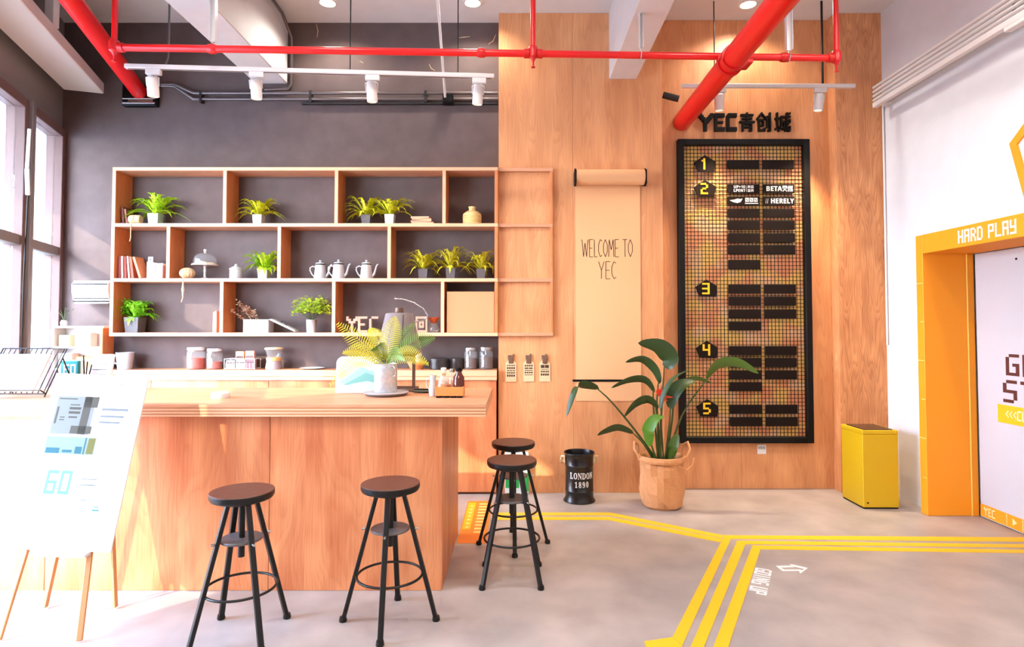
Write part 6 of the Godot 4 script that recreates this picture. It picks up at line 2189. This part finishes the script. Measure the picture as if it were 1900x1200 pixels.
	for k in 9:
		var a := -0.9 + k * 0.35
		var dd := Vector3(sin(a) * 0.6, cos(a), 0.25 * sin(k * 2.0)).normalized()
		blade(s, [fp, fp + dd * 0.04, fp + dd * (0.07 + 0.03 * (k % 2))], [0.006, 0.013, 0.001], Vector3(0.5, 0.0, 1).cross(dd))
	obj("flower", s, M.flower, t)
	# yellow bin
	t = thing("waste_bin", "square yellow waste bin with a dark lid against the wood column", "waste bin", Vector3(2.945, 0, -5.09))
	s = mb()
	span(s, Vector3(-0.145, 0.012, -0.16), Vector3(0.145, 0.60, 0.16), 0.004)
	obj("body", s, mat(Color(0.82, 0.67, 0.08), 0.4), t)
	s = mb()
	span(s, Vector3(-0.14, 0.001, -0.155), Vector3(0.14, 0.0115, 0.155), 0.002)
	obj("base", s, M.black, t)
	s = mb()
	for e in [[Vector3(-0.147, 0.601, -0.162), Vector3(-0.12, 0.632, 0.162)], [Vector3(0.12, 0.601, -0.162), Vector3(0.147, 0.632, 0.162)], [Vector3(-0.12, 0.601, -0.162), Vector3(0.12, 0.632, -0.135)], [Vector3(-0.12, 0.601, 0.135), Vector3(0.12, 0.632, 0.162)]]:
		span(s, e[0], e[1], 0.003)
	obj("collar", s, mat(Color(0.82, 0.67, 0.08), 0.4), t)
	s = mb()
	span(s, Vector3(-0.119, 0.605, -0.134), Vector3(0.119, 0.638, 0.134), 0.003)
	obj("lid", s, mat(Color(0.16, 0.14, 0.12), 0.2), t)
	s = mb()
	lathe(s, [Vector2(0.007, 0), Vector2(0.007, 0.003), Vector2(0, 0.004)], Vector3(-0.11, 0.05, 0.16), 10, Basis(Vector3.RIGHT, PI / 2))
	obj("rivet", s, M.black, t)
	# carton behind the stools
	t = thing("drinks_carton", "white and green drinks carton on the floor behind the stools", "carton", Vector3(-0.0047, 0.0000, -5.3351))
	s = mb()
	span(s, Vector3(-0.105, 0.001, -0.12), Vector3(0.105, 0.36, 0.0), 0.004)
	obj("box", s, mat(Color(0.82, 0.86, 0.86), 0.6), t)
	s = mb()
	span(s, Vector3(-0.10, 0.06, 0.0), Vector3(0.02, 0.15, 0.0008))
	span(s, Vector3(0.06, 0.03, 0.0), Vector3(0.104, 0.19, 0.0008))
	obj("print", s, M.green_print, t)
	s = mb()
	span(s, Vector3(-0.07, 0.35, -0.07), Vector3(-0.065, 0.40, -0.05))
	tube(s, [Vector3(-0.05, 0.361, -0.06), Vector3(-0.04, 0.40, -0.06), Vector3(0.04, 0.40, -0.06), Vector3(0.05, 0.361, -0.06)], 0.005, 6)
	obj("handle", s, M.white, t)
	# presentation board on an easel
	var tl := Vector3(-2.4838, 1.2381, -3.2000)
	var bl := Vector3(-2.4680, 0.4054, -2.9700)
	var br := Vector3(-1.9777, 0.3873, -2.9700)
	var x := (br - bl)
	var y := (tl - bl)
	var bw := x.length()
	var bh := y.length()
	x = x.normalized()
	y = (y - x * y.dot(x)).normalized()
	var z := x.cross(y)
	t = thing("presentation_board", "large white presentation board with two pictures leaning on the easel", "poster board", bl)
	t.basis = Basis(x, y, z)
	s = mb()
	span(s, Vector3(0, 0, -0.008), Vector3(bw, bh, 0), 0.0015)
	obj("panel", s, mat(Color(0.93, 0.93, 0.93), 0.9, 0.0, 0.1), t)
	# prints: rectangles in fractions of the board
	var grey := mat(Color(0.27, 0.27, 0.26), 0.9, 0.0, 0.1)
	var pale := mat(Color(0.36, 0.39, 0.42), 0.9, 0.0, 0.1)
	var sets := [
		["photo", [[0.09, 0.64, 0.50, 0.865, 0]], mat(Color(0.40, 0.42, 0.43), 0.9, 0.0, 0.1)],
		["photo_detail", [[0.38, 0.64, 0.46, 0.865, 1], [0.38, 0.80, 0.53, 0.865, 1], [0.24, 0.76, 0.36, 0.775, 1], [0.24, 0.785, 0.36, 0.80, 1], [0.25, 0.735, 0.34, 0.745, 1], [0.30, 0.645, 0.52, 0.69, 1], [0.11, 0.845, 0.30, 0.852, 1], [0.11, 0.70, 0.13, 0.80, 1], [0.16, 0.72, 0.21, 0.726, 1], [0.16, 0.735, 0.21, 0.741, 1], [0.24, 0.81, 0.34, 0.816, 1]], grey],
		["photo", [[0.08, 0.525, 0.60, 0.625, 0]], mat(Color(0.40, 0.46, 0.47), 0.9, 0.0, 0.1)],
		["photo_detail", [[0.10, 0.53, 0.24, 0.56, 1], [0.40, 0.53, 0.47, 0.57, 1], [0.485, 0.527, 0.50, 0.623, 1], [0.27, 0.535, 0.37, 0.55, 1]], mat(Color(0.20, 0.33, 0.38), 0.9, 0.0, 0.1)],
		["photo_detail", [[0.52, 0.53, 0.59, 0.62, 1]], mat(Color(0.34, 0.34, 0.22), 0.9, 0.0, 0.1)],
		["text_lines", [[0.58, 0.785, 0.86, 0.80, 0], [0.58, 0.745, 0.83, 0.758, 0], [0.58, 0.71, 0.80, 0.722, 0], [0.54, 0.385, 0.70, 0.392, 0], [0.54, 0.352, 0.70, 0.36, 0], [0.58, 0.27, 0.68, 0.276, 0], [0.70, 0.945, 0.76, 0.95, 0]], pale],
		["text_lines", [[0.72, 0.215, 0.79, 0.225, 0], [0.73, 0.235, 0.78, 0.242, 0]], mat(Color(0.24, 0.42, 0.46), 0.9, 0.0, 0.1)]]
	for q in sets:
		s = mb()
		for r in q[1]:
			var lift: float = 0.0004 * (r[4] + 1)
			span(s, Vector3(r[0] * bw, r[1] * bh, 0.0001), Vector3(r[2] * bw, r[3] * bh, lift))
			if q[0] == "text_lines":
				obj("text_line", s, q[2], t)
				s = mb()
		if q[0] != "text_lines":
			obj(q[0], s, q[2], t)
	s = mb()
	block_words(s, "60", 0.115, 0.0005, Transform3D(Basis.IDENTITY, Vector3(0.09, 0.30 * bh, 0.0001)), 0.85, 1.0)
	obj("numerals", s, mat(Color(0.34, 0.48, 0.52), 0.9, 0.0, 0.1), t)
	t = thing("easel", "light wooden easel holding the white presentation board", "easel")
	var apex := Vector3(-2.2678, 1.3835, -3.2700)
	var wood := mat(Color(0.80, 0.56, 0.36), 0.55)
	for q in [[Vector3(-2.4470, 0.0000, -2.8971), Vector3(-2.3396, 1.2286, -3.2450)], [Vector3(-2.0610, 0.0000, -2.8875), Vector3(-2.1749, 1.2286, -3.2450)], [Vector3(-2.1163, 0.0000, -3.2258), Vector3(-2.19, 1.16, -3.235)], [Vector3(-2.4851, 0.0000, -3.2258), Vector3(-2.26, 1.16, -3.235)]]:
		s = mb()
		var foot: Vector3 = q[0]
		bar(s, foot + Vector3(0, 0.008, 0), q[1], 0.026, 0.016, 0.003)
		obj("leg", s, wood, t)
	s = mb()
	bar(s, bl + y * -0.012 + z * 0.01 + x * 0.12, bl + y * -0.012 + z * 0.01 + x * (bw - 0.10), 0.045, 0.018, 0.003)
	obj("tray", s, M.white, t)
	s = mb()
	span(s, Vector3(-2.27, 0.62, -3.10), Vector3(-2.15, 0.64, -3.085), 0.002)
	obj("cross_bar", s, wood, t)
